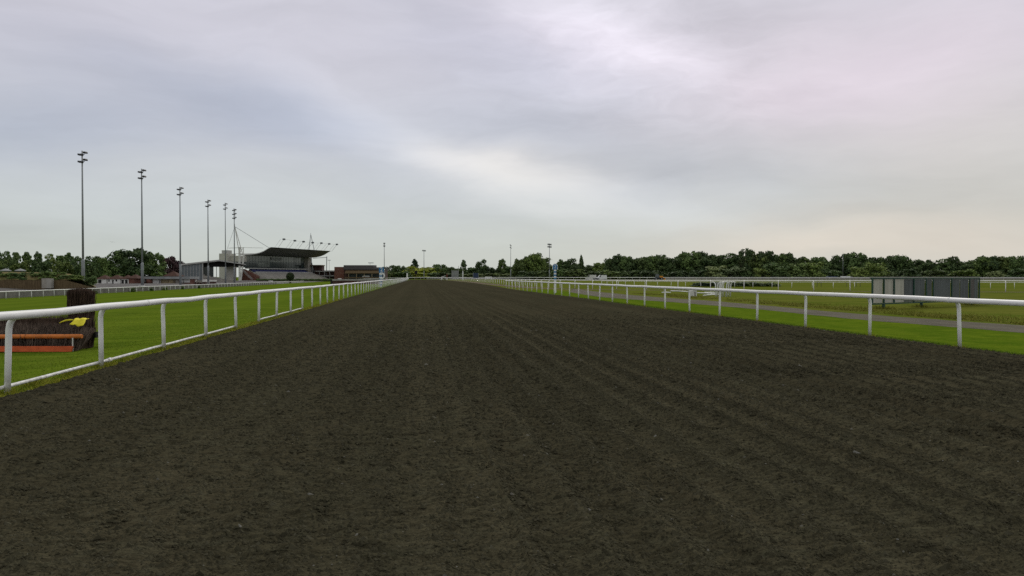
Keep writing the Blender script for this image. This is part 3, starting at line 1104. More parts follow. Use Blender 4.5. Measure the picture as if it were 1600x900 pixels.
ROW = [(636, 418, 24, 600), (662, 421, 26, 603), (689, 413.5, 22, 600), (705, 418, 26, 604), (717, 420, 22, 602), (738, 418.5, 26, 602), (765, 418.5, 26, 603), (779, 419, 22, 603), (797, 417, 26, 600),
       (813, 405.5, 22, 540), (825, 402, 22, 545), (837, 397, 26, 540), (850, 404, 22, 543), (861, 416, 22, 540), (877, 406.5, 20, 525), (891, 405, 24, 522), (920, 415, 26, 515), (938, 411, 26, 512),
       (953, 405, 20, 508), (966, 398.5, 24, 505), (980, 401, 22, 503), (992, 405, 24, 500), (1006, 402.5, 28, 498), (1022, 400, 26, 496), (1035, 399, 26, 494), (1055, 402, 30, 490), (1079, 394.5, 34, 486),
       (1103, 394.5, 34, 484), (1122, 400, 30, 482), (1138, 397, 28, 480), (1180, 392, 30, 477), (1197, 393.5, 28, 476), (1215, 398, 28, 475), (1233, 397, 30, 474), (1255, 402.5, 30, 473), (1281, 402.5, 32, 472),
       (1299, 407.5, 26, 471), (1318, 398, 26, 470), (1336, 396, 32, 468), (1364, 403, 30, 466), (1388, 401, 28, 465), (1407, 400, 26, 464), (1428, 406.5, 28, 463), (1446, 407, 28, 462), (1472, 405.5, 32, 461),
       (1490, 402, 26, 460), (1508, 410, 28, 459), (1529, 402.5, 30, 458), (1546, 401, 28, 457), (1565, 402, 28, 456), (1584, 401, 26, 455), (1602, 406, 28, 455), (1628, 403, 32, 455)]
cnt = {}
for i, (px, ty, w, dep) in enumerate(ROW):
    kind = ['round', 'broad', 'round', 'broad', 'ragged'][i % 5] if px > 870 else ['round', 'broad'][i % 2]
    fo = ['dark', 'dark', 'mid'][i % 3]
    what = {('round', 'dark'): 'dark domed tree', ('broad', 'dark'): 'dark spreading tree', ('ragged', 'dark'): 'dark ragged tree', ('round', 'mid'): 'green domed tree', ('broad', 'mid'): 'green spreading tree', ('ragged', 'mid'): 'green ragged tree'}[(kind, fo)]
    tree('broadleaf_tree', landmark_label(what + ' of the wood', px, cnt, MARKS), 'tree', 'trees of the far wood', px, ty, w * 1.3, dep, kind, fo, i % 3)
# second rank behind, filling the gaps in the skyline
cnt2 = {}
for i, px in enumerate(range(612, 1640, 19)):
    near = min(ROW, key=lambda r_: abs(r_[0] - px))
    tree('broadleaf_tree', landmark_label('rear tree of the wood', px, cnt2, MARKS), 'tree', 'rear trees of the far wood', px, near[1] + rnd.uniform(4, 9), 40, near[3] + 40, 'broad', 'dark', i % 3)
BUSH = [(1118, 416, 34, 'grey'), (1142, 417, 36, 'grey'), (1166, 424, 20, 'mid'), (1188, 420, 26, 'light'), (1215, 411, 34, 'light'), (1246, 412, 30, 'light'), (1272, 410, 30, 'mid'), (1298, 421, 28, 'mid'),
        (1342, 418, 24, 'light'), (1369, 411, 28, 'light'), (1384, 423, 22, 'grey'), (1420, 421, 30, 'dark'), (1460, 422, 34, 'dark'), (1505, 421, 34, 'mid'), (1555, 424, 20, 'grey'), (1592, 420, 30, 'mid'),
        (1092, 422, 30, 'dark'), (1060, 424, 30, 'dark'), (1020, 423, 32, 'dark'), (985, 423, 32, 'dark'), (955, 422, 30, 'mid'), (930, 424, 26, 'dark'), (900, 421, 30, 'dark'), (875, 421, 26, 'mid'),
        (850, 423, 26, 'dark'), (825, 424, 28, 'dark'), (800, 427, 30, 'dark'), (770, 427, 34, 'dark'), (740, 427, 34, 'dark'), (705, 427, 34, 'dark'), (685, 426, 30, 'dark'), (628, 424, 26, 'mid'), (612, 426, 22, 'dark'), (661, 427, 30, 'lime')]
cnt3 = {}
for i, (px, ty, w, fo) in enumerate(sorted(BUSH)):
    what = {'grey': 'pale grey-green bush', 'light': 'light green bush', 'mid': 'green bush', 'dark': 'dark green bush', 'lime': 'yellow-green bush'}[fo] + ' before the wood'
    near = min(ROW, key=lambda r_: abs(r_[0] - px))
    tree('bush', landmark_label(what, px, cnt3, MARKS), 'bush', 'bushes at the foot of the wood', px, ty, w * 1.25, near[3] - 22, 'bush', fo, i % 3)

# dark low shrubs behind the low infield rail
for i, (px, ty, w, lab) in enumerate([(1096, 441.5, 24, 'left of the stacked white rail posts'), (1112, 441, 24, 'just behind the stacked white rail posts'), (1152, 441, 26, 'just right of the stacked white rail posts'),
                                      (1168, 440.5, 24, 'at the middle of the infield hedge line'), (1186, 441.5, 26, 'next to last in the infield hedge line'), (1204, 442, 24, 'right end of the infield hedge line')]):
    tree('low_shrub', 'low dark shrub on the infield, ' + lab, 'shrub', 'low shrubs on the infield', px, ty, w * 1.2, 132, 'bush', 'dark' if i % 2 else 'fir', i % 3)
# little weeds against the grey board fence
for i, (px, d, h) in enumerate([(170, 132, 1.3), (181, 135, 0.8), (235, 151, 0.9), (260, 161, 0.75), (280, 170, 0.8), (306, 184, 0.8), (330, 197, 0.85)]):
    p = Vector((-54.9, (656 - px) and 54.6 * F / (656 - px), 0))
    t_ = tag(empty('weed_clump', (-54.9, p.y, gz(-54.9)), i), 'dark weed clump against the grey board fence, %s from the left' % (ordn(i).strip() or 'first'), 'weeds', 'weeds along the board fence')
    o = link('leaves', crown_mesh('bush', i % 3, 'mid'), t_)
    o.scale = (1.1, 0.9, h * 0.8)
# clipped round bush before the grandstand
tp = at(453.5, 345)
t_ = tag(empty('topiary', tp), 'clipped round dark bush on a short stem before the grandstand', 'topiary')
rs = np.random.RandomState(4)
d_ = rs.normal(0, 1, (1900, 3))
d_ /= np.linalg.norm(d_, axis=1)[:, None]
rd = rs.uniform(0.8, 1.03, 1900)[:, None]
o = link('crown', leaf_mesh('crown', d_ * rd * np.array([1.75, 1.75, 1.75]), d_, 0.22, FOL['deep'], rs), t_)
o.location.z = zy(432, 345) - tp.z
MB().tube([(0, 0, -.1), (0, 0, 1.2)], 0.5, 8).build('stem', M_BARK, t_)


# ------------------------------------------------------------------ FLOODLIGHTS
def floodlight(label, px, topy, depth, tiers=2, yaw=0.0, wide=False, group='tall floodlight masts', base_thick=True, base_z=None, s=1.0):
    p = at(px, depth)
    if base_z is not None:
        p.z = base_z
    H = zy(topy, depth) - p.z
    root = tag(empty('floodlight_mast', p, yaw), label, 'floodlight', group)
    bh = 5.5 if base_thick else 0.5
    MB().tube([(0, 0, bh - 0.02), (0, 0, H * 0.6), (0, 0, H)], [0.21 * s, 0.17 * s, 0.12 * s], 10).build('pole', M_STEEL, root)
    MB().tube([(0, 0, -0.2), (0, 0, bh), (0, 0, bh + 0.3)], [0.33 * s, 0.31 * s, 0.21 * s], 10).build('base_section', M_STEEL, root)
    for k in range(tiers):
        z = H - 0.75 - k * 1.42
        arm = MB().bar((-0.4 * s, 0.1, z), (0.5 * s, 0.1, z + .02), 0.12 * s)
        arm.bar((-.1, -0.4 * s, z + 0.02), (0.15, 0.55 * s, z + 0.5), 0.09 * s).bar((-.15 * s, 0.4 * s, z + .47), (.6 * s, 0.4 * s, z + .44), 0.1 * s)
        arm.build('crossarm', M_DARKSTEEL, root)
        xs = (-0.95, -0.32, 0.32, 0.95) if wide else (-0.27, 0.27)
        for x in xs:
            for (ox, yy, oz) in ((-0.10, -0.3, 0.0), (0.20, 0.4, 0.50)):
                sl = -0.10 * x
                hd = MB().prism([(-0.32, -0.06), (0.26, -0.20), (0.36, 0.02), (0.12, 0.22), (-0.28, 0.24)], 'y', yy * s - 0.26, yy * s + 0.26)
                hd.v = [((x + ox + vx * 0.82) * s, vy, z - 0.1 + oz + sl + vz * s) for vx, vy, vz in hd.v]
                L = hd.build('lamp', M_DARKSTEEL, root)
                zz = z - 0.1 + oz + sl
                g = MB().quad(((x + ox - 0.24) * s, yy * s - 0.22, zz - 0.10), ((x + ox - 0.24) * s, yy * s + 0.22, zz - 0.10), ((x + ox + 0.18) * s, yy * s + 0.22, zz - 0.21 * s), ((x + ox + 0.18) * s, yy * s - 0.22, zz - 0.21 * s))
                g.build('glass', M_LAMPGLASS, L)
    return root


yl = -0.5
floodlight('nearest tall floodlight mast, behind the earth bank at far left', 130, 236, 153, 2, yl)
floodlight('second tall floodlight mast from the left, before the tile-roofed kiosks', 222.5, 264, 178, 2, yl)
floodlight('third tall floodlight mast, at the left end of the old grey stand', 282, 292, 214, 2, yl)
floodlight('fourth tall floodlight mast, before the middle of the old grey stand', 325.5, 312, 250, 2, yl)
floodlight('slim fifth floodlight mast, just left of the three-tier one', 352.5, 317, 268, 2, yl, s=0.85)
floodlight('three-tier floodlight mast beside the grandstand stay mast', 366.5, 326, 283, 3, yl + .5)
floodlight('lamp mast rising beside the striped post at the left rail', 600.5, 379, 445, 2, 0.3, s=0.95)
floodlight('lamp mast with one wide head at the end of the track', 662.5, 390.5, 560, 1, 0.1, wide=True, s=1.1)
floodlight('lamp mast with a narrow head right of the track end', 798, 382, 475, 2, 1.2, s=0.85)
floodlight('lamp mast with two wide heads left of the round-headed striped post', 858.5, 380.5, 457, 2, 0.1, wide=True, s=1.0)
# thin masts
for (px, ty, d, r_, lab, cat) in [(1317, 397, 430, 0.11, 'thin bare mast before the wood on the right', 'mast'), (514.5, 407, 520, 0.12, 'thin lamp post between the grandstand and the brick building', 'lamp post')]:
    p = at(px, d)
    t_ = tag(empty('thin_mast', p), lab, cat)
    H = zy(ty, d) - p.z
    MB().tube([(0, 0, -.1), (0, 0, H)], [r_, r_ * 0.7], 8).build('pole', M_STEEL, t_)
    if px < 600:
        MB().box((-1.0, -0.2, H), (1.0, 0.2, H + 0.35)).build('lamp', M_STEEL, t_)
    else:
        MB().tube([(0, 0, H), (0, 0, H + 1.2)], 0.04, 6).build('finial', M_STEEL, t_)

# switch cabinets at the foot of two floodlights
for (px, d, lab) in [(220.5, 172, 'white-framed dark cabinet at the foot of the second floodlight'), (325, 243, 'white-framed dark cabinet at the foot of the fourth floodlight')]:
    t_ = tag(empty('cabinet', at(px, d), CAMROT), lab, 'cabinet', 'cabinets at floodlight feet')
    MB().box((-0.62, 0, 0), (0.62, 0.6, 0.75)).build('case', M_WHITE_DULL, t_)
    MB().box((-0.45, -0.02, 0.18), (0.45, -0.004, 0.58)).build('door', M_DARK, t_)

# ------------------------------------------------------------------ EARTH BANK, far left
D0 = 135.0
k0 = D0 / F
bz_ = -0.32
bank = MB()
prof = [(-60, 2.35), (10, 2.55), (80, 2.45), (110, 2.2), (128, 1.2), (150, -0.2)]
nx = len(prof)
vs_, fs = [], []
for (px, z) in prof:
    for dd, zz in ((0.25, min(z, 1.15)), (1.6, z * 0.9), (4.5, z), (11, z * 0.9), (16, -0.5)):
        q = at(px, D0 + dd)
        vs_.append((q.x, q.y, zz))
for i in range(nx - 1):
    for j in range(4):
        fs.append((i * 5 + j, (i + 1) * 5 + j, (i + 1) * 5 + j + 1, i * 5 + j + 1))
bank.add(vs_, fs, True)
struct(bank.build('earth_bank', M_DRYGRASS))
o0 = at(-60, D0, bz_)
wl_ = tag(empty('retaining_wall', o0, CAMROT), 'brown boarded retaining wall of the earth bank at far left', 'wall')
L_ = (146 + 60) * k0
mb = MB()
x = 0.0
while x < L_:
    top = 1.42 if x < L_ - 5 else 1.42 - 1.35 * (x - (L_ - 5)) / 5
    mb.box((x, 0, -0.3), (x + 0.28, 0.1, top + rnd.uniform(-.03, .03)))
    x += 0.29
mb.build('boards', M_TIMBER, wl_)
cb_ = tag(empty('concrete_block', at(72, D0 - 0.9, bz_), CAMROT), 'pale concrete block standing before the brown boarded wall', 'concrete block')
MB().box((-0.78, 0, 0), (0.05, 0.85, 1.75)).build('stained_half', M_CONC, cb_)
MB().box((0.053, 0, 0), (0.85, 0.85, 1.70)).build('clean_half', M_CONC_PALE, cb_)
for i, px in enumerate((-6, 10, 26, 42, 58, 74, 90, 106, 118)):
    tree('bank_shrub', 'scrubby green bush on top of the boarded wall, %s' % ('cut by the left frame edge' if i == 0 else (ordn(i - 1).strip() or 'first') + ' from the left edge'), 'shrub', 'scrub on the earth bank',
         px, 425.5 + rnd.uniform(-1, 1.5) + (3 if i > 6 else 0), 24, D0 + 1.6, 'bush', ['mid', 'light', 'mid'][i % 3], i % 3, base_z=1.0)
tree('bank_shrub', 'green bush at the foot of the nearest floodlight mast', 'shrub', 'scrub on the earth bank', 141, 431.5, 18, D0 + 2, 'bush', 'light', 1, base_z=0.2)
for i, (px, lab) in enumerate([(9, 'grey open parasol on the bank nearest the left edge'), (32, 'grey open parasol on the bank, second from the left edge')]):
    p = at(px, D0 + 9)
    t_ = tag(empty('parasol', (p.x, p.y, 1.9)), lab, 'parasol', 'parasols on the bank')
    z1 = zy(419.5, D0 + 9) - 1.9
    MB().tube([(0, 0, 0), (0, 0, z1)], 0.03, 6).build('pole', M_STEEL, t_)
    mbx = MB()
    ring = [(1.0 * math.cos(a * PI / 4), 1.0 * math.sin(a * PI / 4), z1 - 0.38) for a in range(8)]
    mbx.add(ring + [(0, 0, z1)], [(a, (a + 1) % 8, 8) for a in range(8)])
    mbx.add([(q[0], q[1], q[2] - 0.12) for q in ring] + ring, [(a, (a + 1) % 8, 8 + (a + 1) % 8, 8 + a) for a in range(8)])
    mbx.build('canopy', M_GREYROOF, t_)


# ------------------------------------------------------------------ KIOSKS AND TOTE BUILDING
def hip_roof(mb_, x0, x1, y0, y1, z0, z1, ov=0.35):
    x0 -= ov; x1 += ov; y0 -= ov; y1 += ov
    my = (y0 + y1) / 2
    h = (y1 - y0) / 2 * 0.9
    a, b = min(x0 + h, (x0 + x1) / 2 - .05), max(x1 - h, (x0 + x1) / 2 + .05)
    mb_.add([(x0, y0, z0), (x1, y0, z0), (x1, y1, z0), (x0, y1, z0), (a, my, z1), (b, my, z1)], [(0, 1, 5, 4), (1, 2, 5), (2, 3, 4, 5), (3, 0, 4), (3, 2, 1, 0)])


DK = 226.0
kk = DK / F
KIOSK = [(151, 166.5, 'white kiosk with red-brown hipped roof and a dark window, leftmost of the row', [(153.5, 158.5, 437, 442.5)], []),
         (168, 188, 'white kiosk with red-brown hipped roof and a narrow door, middle of the row', [(169.3, 171.3, 436.5, 440), (180.8, 183, 436.5, 440)], [(175.3, 177.5)]),
         (189, 201, 'red-brown roofed kiosk with wide dark openings, rightmost of the row', [], [(185.8 + 4, 193.5), (195.5, 199.5)])]
for i, (a, b, lab, wins, doors) in enumerate(KIOSK):
    p = at(a, DK)
    t_ = tag(empty('kiosk', p, CAMROT), lab, 'kiosk', 'tile-roofed kiosks')
    w = (b - a) * kk
    ztop = zy(436, DK) - p.z
    MB().box((0, 0, -0.3), (w, 4.0, ztop)).build('wall', M_RENDER, t_)
    rf = MB()
    hip_roof(rf, 0, w, 0, 4.0, ztop + 0.003, zy(429.5, DK) - p.z)
    rf.build('roof', M_TILE, t_)
    for (wa, wb, ya, yb) in wins:
        MB().box(((wa - a) * kk, -0.03, zy(yb, DK) - p.z), ((wb - a) * kk, -0.004, zy(ya, DK) - p.z)).build('window', M_DARK, t_)
    for (wa, wb) in doors:
        MB().box(((wa - a) * kk, -0.03, 0), ((wb - a) * kk, -0.004, ztop - 0.25)).build('door', M_DARK, t_)
p = at(201.5, DK)
t_ = tag(empty('brick_kiosk', p, CAMROT), 'brick block with sloping tiled roof between the kiosks and the flat canopy', 'kiosk')
MB().box((0, 0, -.3), (8 * kk, 4, zy(435, DK) - p.z)).build('wall', M_BRICK, t_)
rf = MB()
hip_roof(rf, -.3, 12 * kk, 0, 4.2, zy(435, DK) - p.z + .003, zy(428.5, DK) - p.z)
rf.build('roof', M_TILE, t_)
# long flat-roofed betting hall
DT = 232.0
kt = DT / F
p = at(209.5, DT)
t_ = tag(empty('betting_hall', p, CAMROT), 'long low building with grey flat canopy, white panels and tan shutters', 'building')
wt = (296 - 209.5) * kt
zt = zy(436, DT) - p.z
MB().box((0, 0.6, -.3), (wt, 6, zt)).build('wall', M_BRICK, t_)
MB().box(((213 - 209.5) * kt, -0.6, zt + .003), (wt + .4, 6.3, zt + 0.75)).build('roof', M_GREYROOF, t_)
for (a, b, ya, yb, m_, nm) in [(209.6, 227.5, 435.5, 440, M_RENDER, 'panel'), (237.5, 249.5, 435.5, 443, M_RENDER, 'panel'), (250.5, 261, 436, 444, M_TAN, 'shutter'), (261.4, 272, 436, 444, M_TAN, 'shutter'),
                              (273, 278, 436, 444, M_CONC, 'shutter'), (279, 295.5, 436, 441.5, M_RENDER, 'panel')]:
    MB().box(((a - 209.5) * kt, 0.5, zy(yb, DT) - p.z), ((b - 209.5) * kt, 0.596, zy(ya, DT) - p.z)).build(nm, m_, t_)
MB().tube([((232.5 - 209.5) * kt, 0.4, -.3), ((232.5 - 209.5) * kt, 0.4, zt - .002)], 0.92, 14).build('brick_pier', M_BRICK, t_)
for px in (228, 249.8, 272.4, 287):
    MB().bar(((px - 209.5) * kt, -0.3, -.3), ((px - 209.5) * kt, -0.3, zt), 0.14).build('post', M_DARKSTEEL, t_)
p = at(256, 262)
t_ = tag(empty('tiled_house', p, CAMROT), 'reddish pitched roof house peeping over the flat canopy', 'house')
MB().box((0, 0, 0), (4.6, 5, zy(431.5, 262) - p.z)).build('wall', M_BRICK, t_)
rf = MB()
hip_roof(rf, 0, 4.6, 0, 5, zy(431.5, 262) - p.z + .003, zy(423.5, 262) - p.z)
rf.build('roof', M_TILE, t_)
# white trestles and vans-like counters at the right of the hall
for i, (a, b, ya, yb, m_, lab) in enumerate([(296.5, 306, 437, 441, M_RENDER, 'white counter right of the tan shutters'), (307, 315.5, 438, 441.5, M_CONC, 'grey counter between the two white counters'), (316, 322, 436.5, 440.5, M_RENDER, 'white counter left of the fourth floodlight'), (327, 337, 437.5, 440, M_RENDER, 'long white counter right of the fourth floodlight')]):
    dd = 236
    p = at(a, dd)
    t_ = tag(empty('counter', p, CAMROT), lab, 'counter', 'counters on the apron')
    w = (b - a) * dd / F
    MB().box((0, 0, zy(yb, dd) - p.z), (w, 0.8, zy(ya, dd) - p.z)).build('body', m_, t_)
    MB().box((0.1, 0.1, -0.1), (w - 0.1, 0.7, zy(yb, dd) - p.z - .003)).build('plinth', M_BRICKDARK, t_)

# ------------------------------------------------------------------ OLD GREY STAND
DS = 292.0
ks = DS / F
p = at(281, DS)
z0 = p.z
t_ = tag(empty('old_stand', p, CAMROT + R(21)), 'old grey open-sided stand with shallow pitched roof behind the floodlights', 'stand')


def sx(px):
    return (px - 281) * ks * 1.09


def sz(py):
    return zy(py, DS) - z0


LEN = 38.0
roof = [(sx(281), sz(412.6)), (sx(334), sz(405.3)), (sx(370.5), sz(412.2)), (sx(370.5), sz(413.4)), (sx(334), sz(407.6)), (sx(281), sz(415))]
# the roof shell, with a pale fascia on the gable and a dark soffit
MB().prism(roof, 'y', -0.5, 0).build('fascia', M_FASCIA, t_)
MB().prism([(u, w - 0.02) for u, w in roof], 'y', 0.003, LEN).build('roof', M_DARKSOFFIT, t_)
MB().box((sx(281), 0.1, -.5), (sx(283.6), LEN, sz(415) - .02)).build('back_wall', M_FASCIA, t_)
steps = MB()
nst = 9
for i in range(nst):
    xa = sx(284) + i * (sx(352) - sx(284)) / nst
    xb = sx(284) + (i + 1) * (sx(352) - sx(284)) / nst
    steps.box((xa, 0.3, -.5), (xb, LEN - .5, sz(424) - i * (sz(424) - 0.3) / nst))
steps.build('terrace', M_CONC, t_)
g1 = MB().quad((sx(283.8), 0.15, 0.2), (sx(311), 0.15, 0.2), (sx(311), 0.15, sz(411.8)), (sx(283.8), 0.15, sz(414.8)))
g1.build('glazed_screen', M_GREYGLASS, t_)
mu = MB()
for px in (287, 291, 295, 299, 303, 307):
    mu.bar((sx(px), 0.1, 0.2), (sx(px), 0.1, sz(414.3 - (px - 283) * 0.1)), 0.12)
mu.build('mullions', M_FASCIA, t_)
for (px, yy) in ((311.5, 0.05), (311.5, 14), (342.5, 0.4), (330, 24), (330, 37)):
    MB().bar((sx(px), yy, -.3), (sx(px), yy, sz(409.5) + (0.0 if px < 320 else -0.1)), 0.36 if yy < .1 else .22).build('column', M_FASCIA, t_)
MB().prism([(sx(312.3), sz(411.0)), (sx(334), sz(407.9)), (sx(366), sz(412.9)), (sx(366), sz(413.8)), (sx(345), sz(416.8)), (sx(312.3), sz(416.5))], 'y', 3.0, 3.2).build('interior_shade', M_DARK, t_)  # dark sheet added to stand for the shaded interior under the roof
MB().box((sx(312.3), 6.0, 1.0), (sx(326), 6.2, sz(416))).build('rear_screen', M_GLASSDARK, t_)
g2 = MB()
for px in range(312, 345, 3):
    g2.bar((sx(px), 0.12, 0.4), (sx(px), 0.12, 1.7), 0.05)
g2.bar((sx(311), 0.12, 1.7), (sx(345), 0.12, 1.7), 0.08)
g2.build('balustrade', M_FASCIA, t_)
MB().box((sx(342.8), 6.0, -.3), (sx(357), 12, sz(415))).build('side_block', M_CREAMWALL, t_)

# ------------------------------------------------------------------ GRANDSTAND
A = at(424, 417)
B = at(517, 480)
U = Vector((B.x - A.x, B.y - A.y, 0))
GL = U.length
gs_rot = math.atan2(U.y, U.x)
GZ = gz(A.x)
G = tag(empty('grandstand', (A.x, A.y, GZ), gs_rot), 'modern grandstand with upswept grey roof hung from white masts', 'grandstand')
# local frame: x along the front (near end 0, far end GL), y = back from the front edge, z up
E = EYE - GZ


def hz(above):
    return E + above


prof = [(0.0, 16.0), (0.9, 15.7), (2.4, 14.9), (4.5, 13.75), (7.0, 12.85), (10.0, 12.25), (14.0, 11.95), (20.5, 11.9)]
mb = MB()
n = len(prof)
NX = 14
for xi in range(NX + 1):
    x = GL * xi / NX
    for (s_, h) in prof:
        mb.v.append((x, s_, hz(h)))
for xi in range(NX):
    for j in range(n - 1):
        a = xi * n + j
        mb.f.append((a, a + 1, a + n + 1, a + n))
        mb.s.append(True)
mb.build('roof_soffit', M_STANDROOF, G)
mb = MB()
ztops = [(0.0, 16.1), (0.9, 15.95), (2.4, 15.25), (4.5, 14.15), (7.0, 13.3), (10.0, 12.75), (14.0, 12.5), (20.5, 12.45)]
for xi in range(2):
    x = -0.05 if xi == 0 else GL + 0.05
    for (s_, h) in ztops:
        mb.v.append((x, s_, hz(h)))
for j in range(n - 1):
    mb.f.append((j, j + 1, j + 1 + n, j + n))
    mb.s.append(True)
# end fascias
for x in (-0.05, GL + 0.05):
    o_ = len(mb.v)
    mb.v += [(x, s_, hz(h) - .002) for s_, h in prof] + [(x, s_, hz(h)) for s_, h in ztops]
    for j in range(n - 1):
        mb.f.append((o_ + j, o_ + j + 1, o_ + n + j + 1, o_ + n + j))
        mb.s.append(False)
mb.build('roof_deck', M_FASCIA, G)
# glazed front
yg = 16.5
MB().box((0.4, yg, hz(4.6)), (GL - 3.5, yg + 0.2, hz(11.9))).build('glass_facade', M_GLASS, G)
MB().box((24, yg - .06, hz(5.0)), (GL - 4, yg - .004, hz(8.3))).build('lower_glazing', M_GLASSDARK, G)
MB().box((2, yg - .06, hz(5.6)), (12, yg - .004, hz(8.0))).build('lower_glazing', M_GLASSDARK, G)
mu = MB()
for i in range(22):
    x = 1.5 + i * (GL - 6) / 21
    mu.bar((x, yg - .12, hz(4.96)), (x, yg - .12, hz(11.8)), 0.06)
mu.bar((0.4, yg - .12, hz(8.5)), (GL - 3.5, yg - .12, hz(8.5)), 0.16)
mu.build('mullions', M_GREYSHEET, G)
MB().box((25, yg - .5, hz(9.6)), (36, yg - .13, hz(11.2))).build('commentary_box', M_GREYROOF, G)
MB().box((0.4, yg - .05, hz(4.96)), (24, yg - .003, hz(5.6))).build('lower_glazing', M_GLASSDARK, G)
MB().box((GL - 3.4, yg - 2.5, 0), (GL, 20, hz(11.85))).build('end_pier', M_CONC, G)
MB().box((0.4, yg - 3.0, hz(4.45)), (GL - 3.5, yg - 0.14, hz(4.95))).build('balcony', M_FASCIA, G)
st = MB()
sb = MB()
for i in range(6):
    y1 = yg - 0.6 - i * 0.55
    st.box((2.5, y1 - 0.55, 0), (GL - 4, y1 - .003, hz(4.0 - i * 0.28)))
    sb.box((3.0, y1 - 0.4, hz(4.0 - i * 0.28) + .003), (GL - 5, y1 - 0.12, hz(4.0 - i * 0.28) + .42))
st.build('seat_deck', M_CONC, G)
sb.build('seating', M_BLUE, G)
te = MB()
for i in range(13):
    y1 = yg - 4.0 - i * 0.95
    te.box((1.0, y1 - 0.95, -0.5), (GL - 1, y1 - .003, hz(2.35 - i * 0.30)))
te.build('terrace', M_CONC_PALE, G)
MB().box((4, 12.2, hz(2.36)), (GL - 1, 12.4, hz(2.95))).build('terrace_rail', M_FASCIA, G)
# brick flank and stair at the near end
MB().prism([(18, -.5), (8, -.5), (8, hz(0.4)), (17, hz(4.3)), (18, hz(4.3))], 'x', -1.2, 0.9).build('brick_flank', M_BRICK, G)
MB().box((-6, 15.6, hz(5.1)), (0.35, 22, hz(8.2))).build('upper_flank', M_GLASSDARK, G)
MB().box((-6, 15.5, hz(8.21)), (0.35, 22, hz(11.4))).build('flank_wall', M_CREAMWALL, G)
sr = MB()
for i in range(9):
    sr.box((-5 + 0.0 * i, 15.2 - i * 0.75, hz(4.2) - i * 0.65 - .25), (-3.0, 15.9 - i * 0.75, hz(4.2) - i * 0.65))
sr.build('stair', M_FASCIA, G)
# back-of-house blocks
MB().box((-8.5, 21.5, -.5), (-1, 26.6, hz(12.6))).build('rear_tower', M_CREAMWALL, G)
MB().box((-7, 22.5, hz(12.603)), (-3, 26, hz(14.4))).build('plant_room', M_FASCIA, G)
MB().box((-9, 17.6, -.5), (-6.05, 21.4, hz(5.8))).build('brick_block', M_BRICK, G)


top = Vector((-8, 17, hz(27)))
m1 = MB().bar((-8, 14.3, hz(12.2)), top, 0.3).bar((-8, 12.3, hz(12.2)), top, 0.3).bar(top, top + Vector((0, 0, 1.2)), 0.14)
m1.build('mast', M_WHITE_DULL, G)
MB().bar((-8, 14.2, -.5), (-8, 14.2, hz(16)), 0.8).bar((-8, 13.6, -.5), (-8, 11.4, hz(12.2)), 0.65).build('mast_column', M_WHITE_DULL, G)
tr = MB()
for z_ in (12.5, 15.7):
    tr.bar((-8, 21, hz(z_ - .2)), (-8, 11.5, hz(z_)), 0.26).bar((-8, 11.8, hz(z_)), (0.5, 5.5 if z_ > 13 else 10, hz(z_ if z_ > 13 else 12.7)), 0.2)
tr.bar((-8, 14.2, hz(12.6)), (-8, 11.8, hz(15.7)), 0.18).bar((-8, 11.8, hz(12.5)), (-8, 11.8, hz(15.7)), 0.28)
tr.build('truss', M_WHITE_DULL, G)
MB().bar(top, (0.6, 1.6, hz(15.7)), 0.2).bar(top, (-8, 23, hz(12)), 0.09).build('stay', M_STEEL, G)
# far mast
top = Vector((GL - 8.5, 9, hz(26)))
MB().bar((GL - 11, 9.5, hz(12.6)), top, 0.25).bar((GL - 5.5, 7.5, hz(13.0)), top, 0.25).bar(top, top + Vector((0, 0, 1.0)), 0.14).build('mast', M_STEEL, G)
MB().bar(top, (GL - 22, 2, hz(15.9)), 0.1).build('stay', M_STEEL, G)
MB().bar((GL + 1.5, 14.5, -.5), (GL + 1.5, 14.5, hz(11.95)), 0.5).bar((GL + 2.5, 11.5, -.5), (GL + 1.0, 14, hz(9)), 0.4).bar((GL + 4.5, 5.5, hz(1)), (GL + 4, 5, hz(12.8)), 0.35).bar((GL - 1, 12, hz(11.6)), (GL + 4.2, 5, hz(12.3)), 0.3).build('mast_column', M_STEEL, G)
# roof-edge floodlights: lamp on two inclined rods
LAMPS = [(444, 374), (461, 376.2), (474.6, 377.7), (488.8, 379.2), (502.4, 380), (514.6, 381.2), (526.6, 382)]
NL = len(LAMPS)
prevp = None
wire = MB()
Mi = G.matrix_basis if False else Matrix.Translation(Vector((A.x, A.y, GZ))) @ Matrix.Rotation(gs_rot, 4, 'Z')
Minv = Mi.inverted()
for i, (px, py) in enumerate(LAMPS):
    # lamp stands 3 m in front of the edge; find the place along the front where that line crosses column px
    best = None
    for k in range(0, 1400):
        x = k * 0.06 - 4
        q = Mi @ Vector((x, -3.0, 0))
        dpt = q.dot(FWD)
        cx = 800 + F * q.dot(RGT) / dpt
        if best is None or abs(cx - px) < best[0]:
            best = (abs(cx - px), x, dpt)
    x, dpt = best[1], best[2]
    z = zy(py, dpt) - GZ
    lp = Vector((x, -3.0, z))
    fl = MB().bar((x - 0.6, 0.4, hz(15.9)), lp, 0.11).bar((x - 4.0, 0.4, hz(15.9)), lp + Vector((-3.4, 0, -0.1)), 0.07)
    rod = fl.build('lamp_rod', M_STEEL, G)
    lm = MB().prism([(-0.5, -0.3), (0.3, -0.45), (0.5, 0.3), (-0.3, 0.5)], 'x', x - 0.85, x + 0.85)
    lm.v = [(a, b + lp.y, c + lp.z) for a, b, c in lm.v]
    lm.build('roof_lamp', M_GREYSHEET, G)
    if prevp is not None:
        wire.tube([prevp, lp], 0.035, 5)
    prevp = lp
wire.build('lamp_wire', M_STEEL, G)

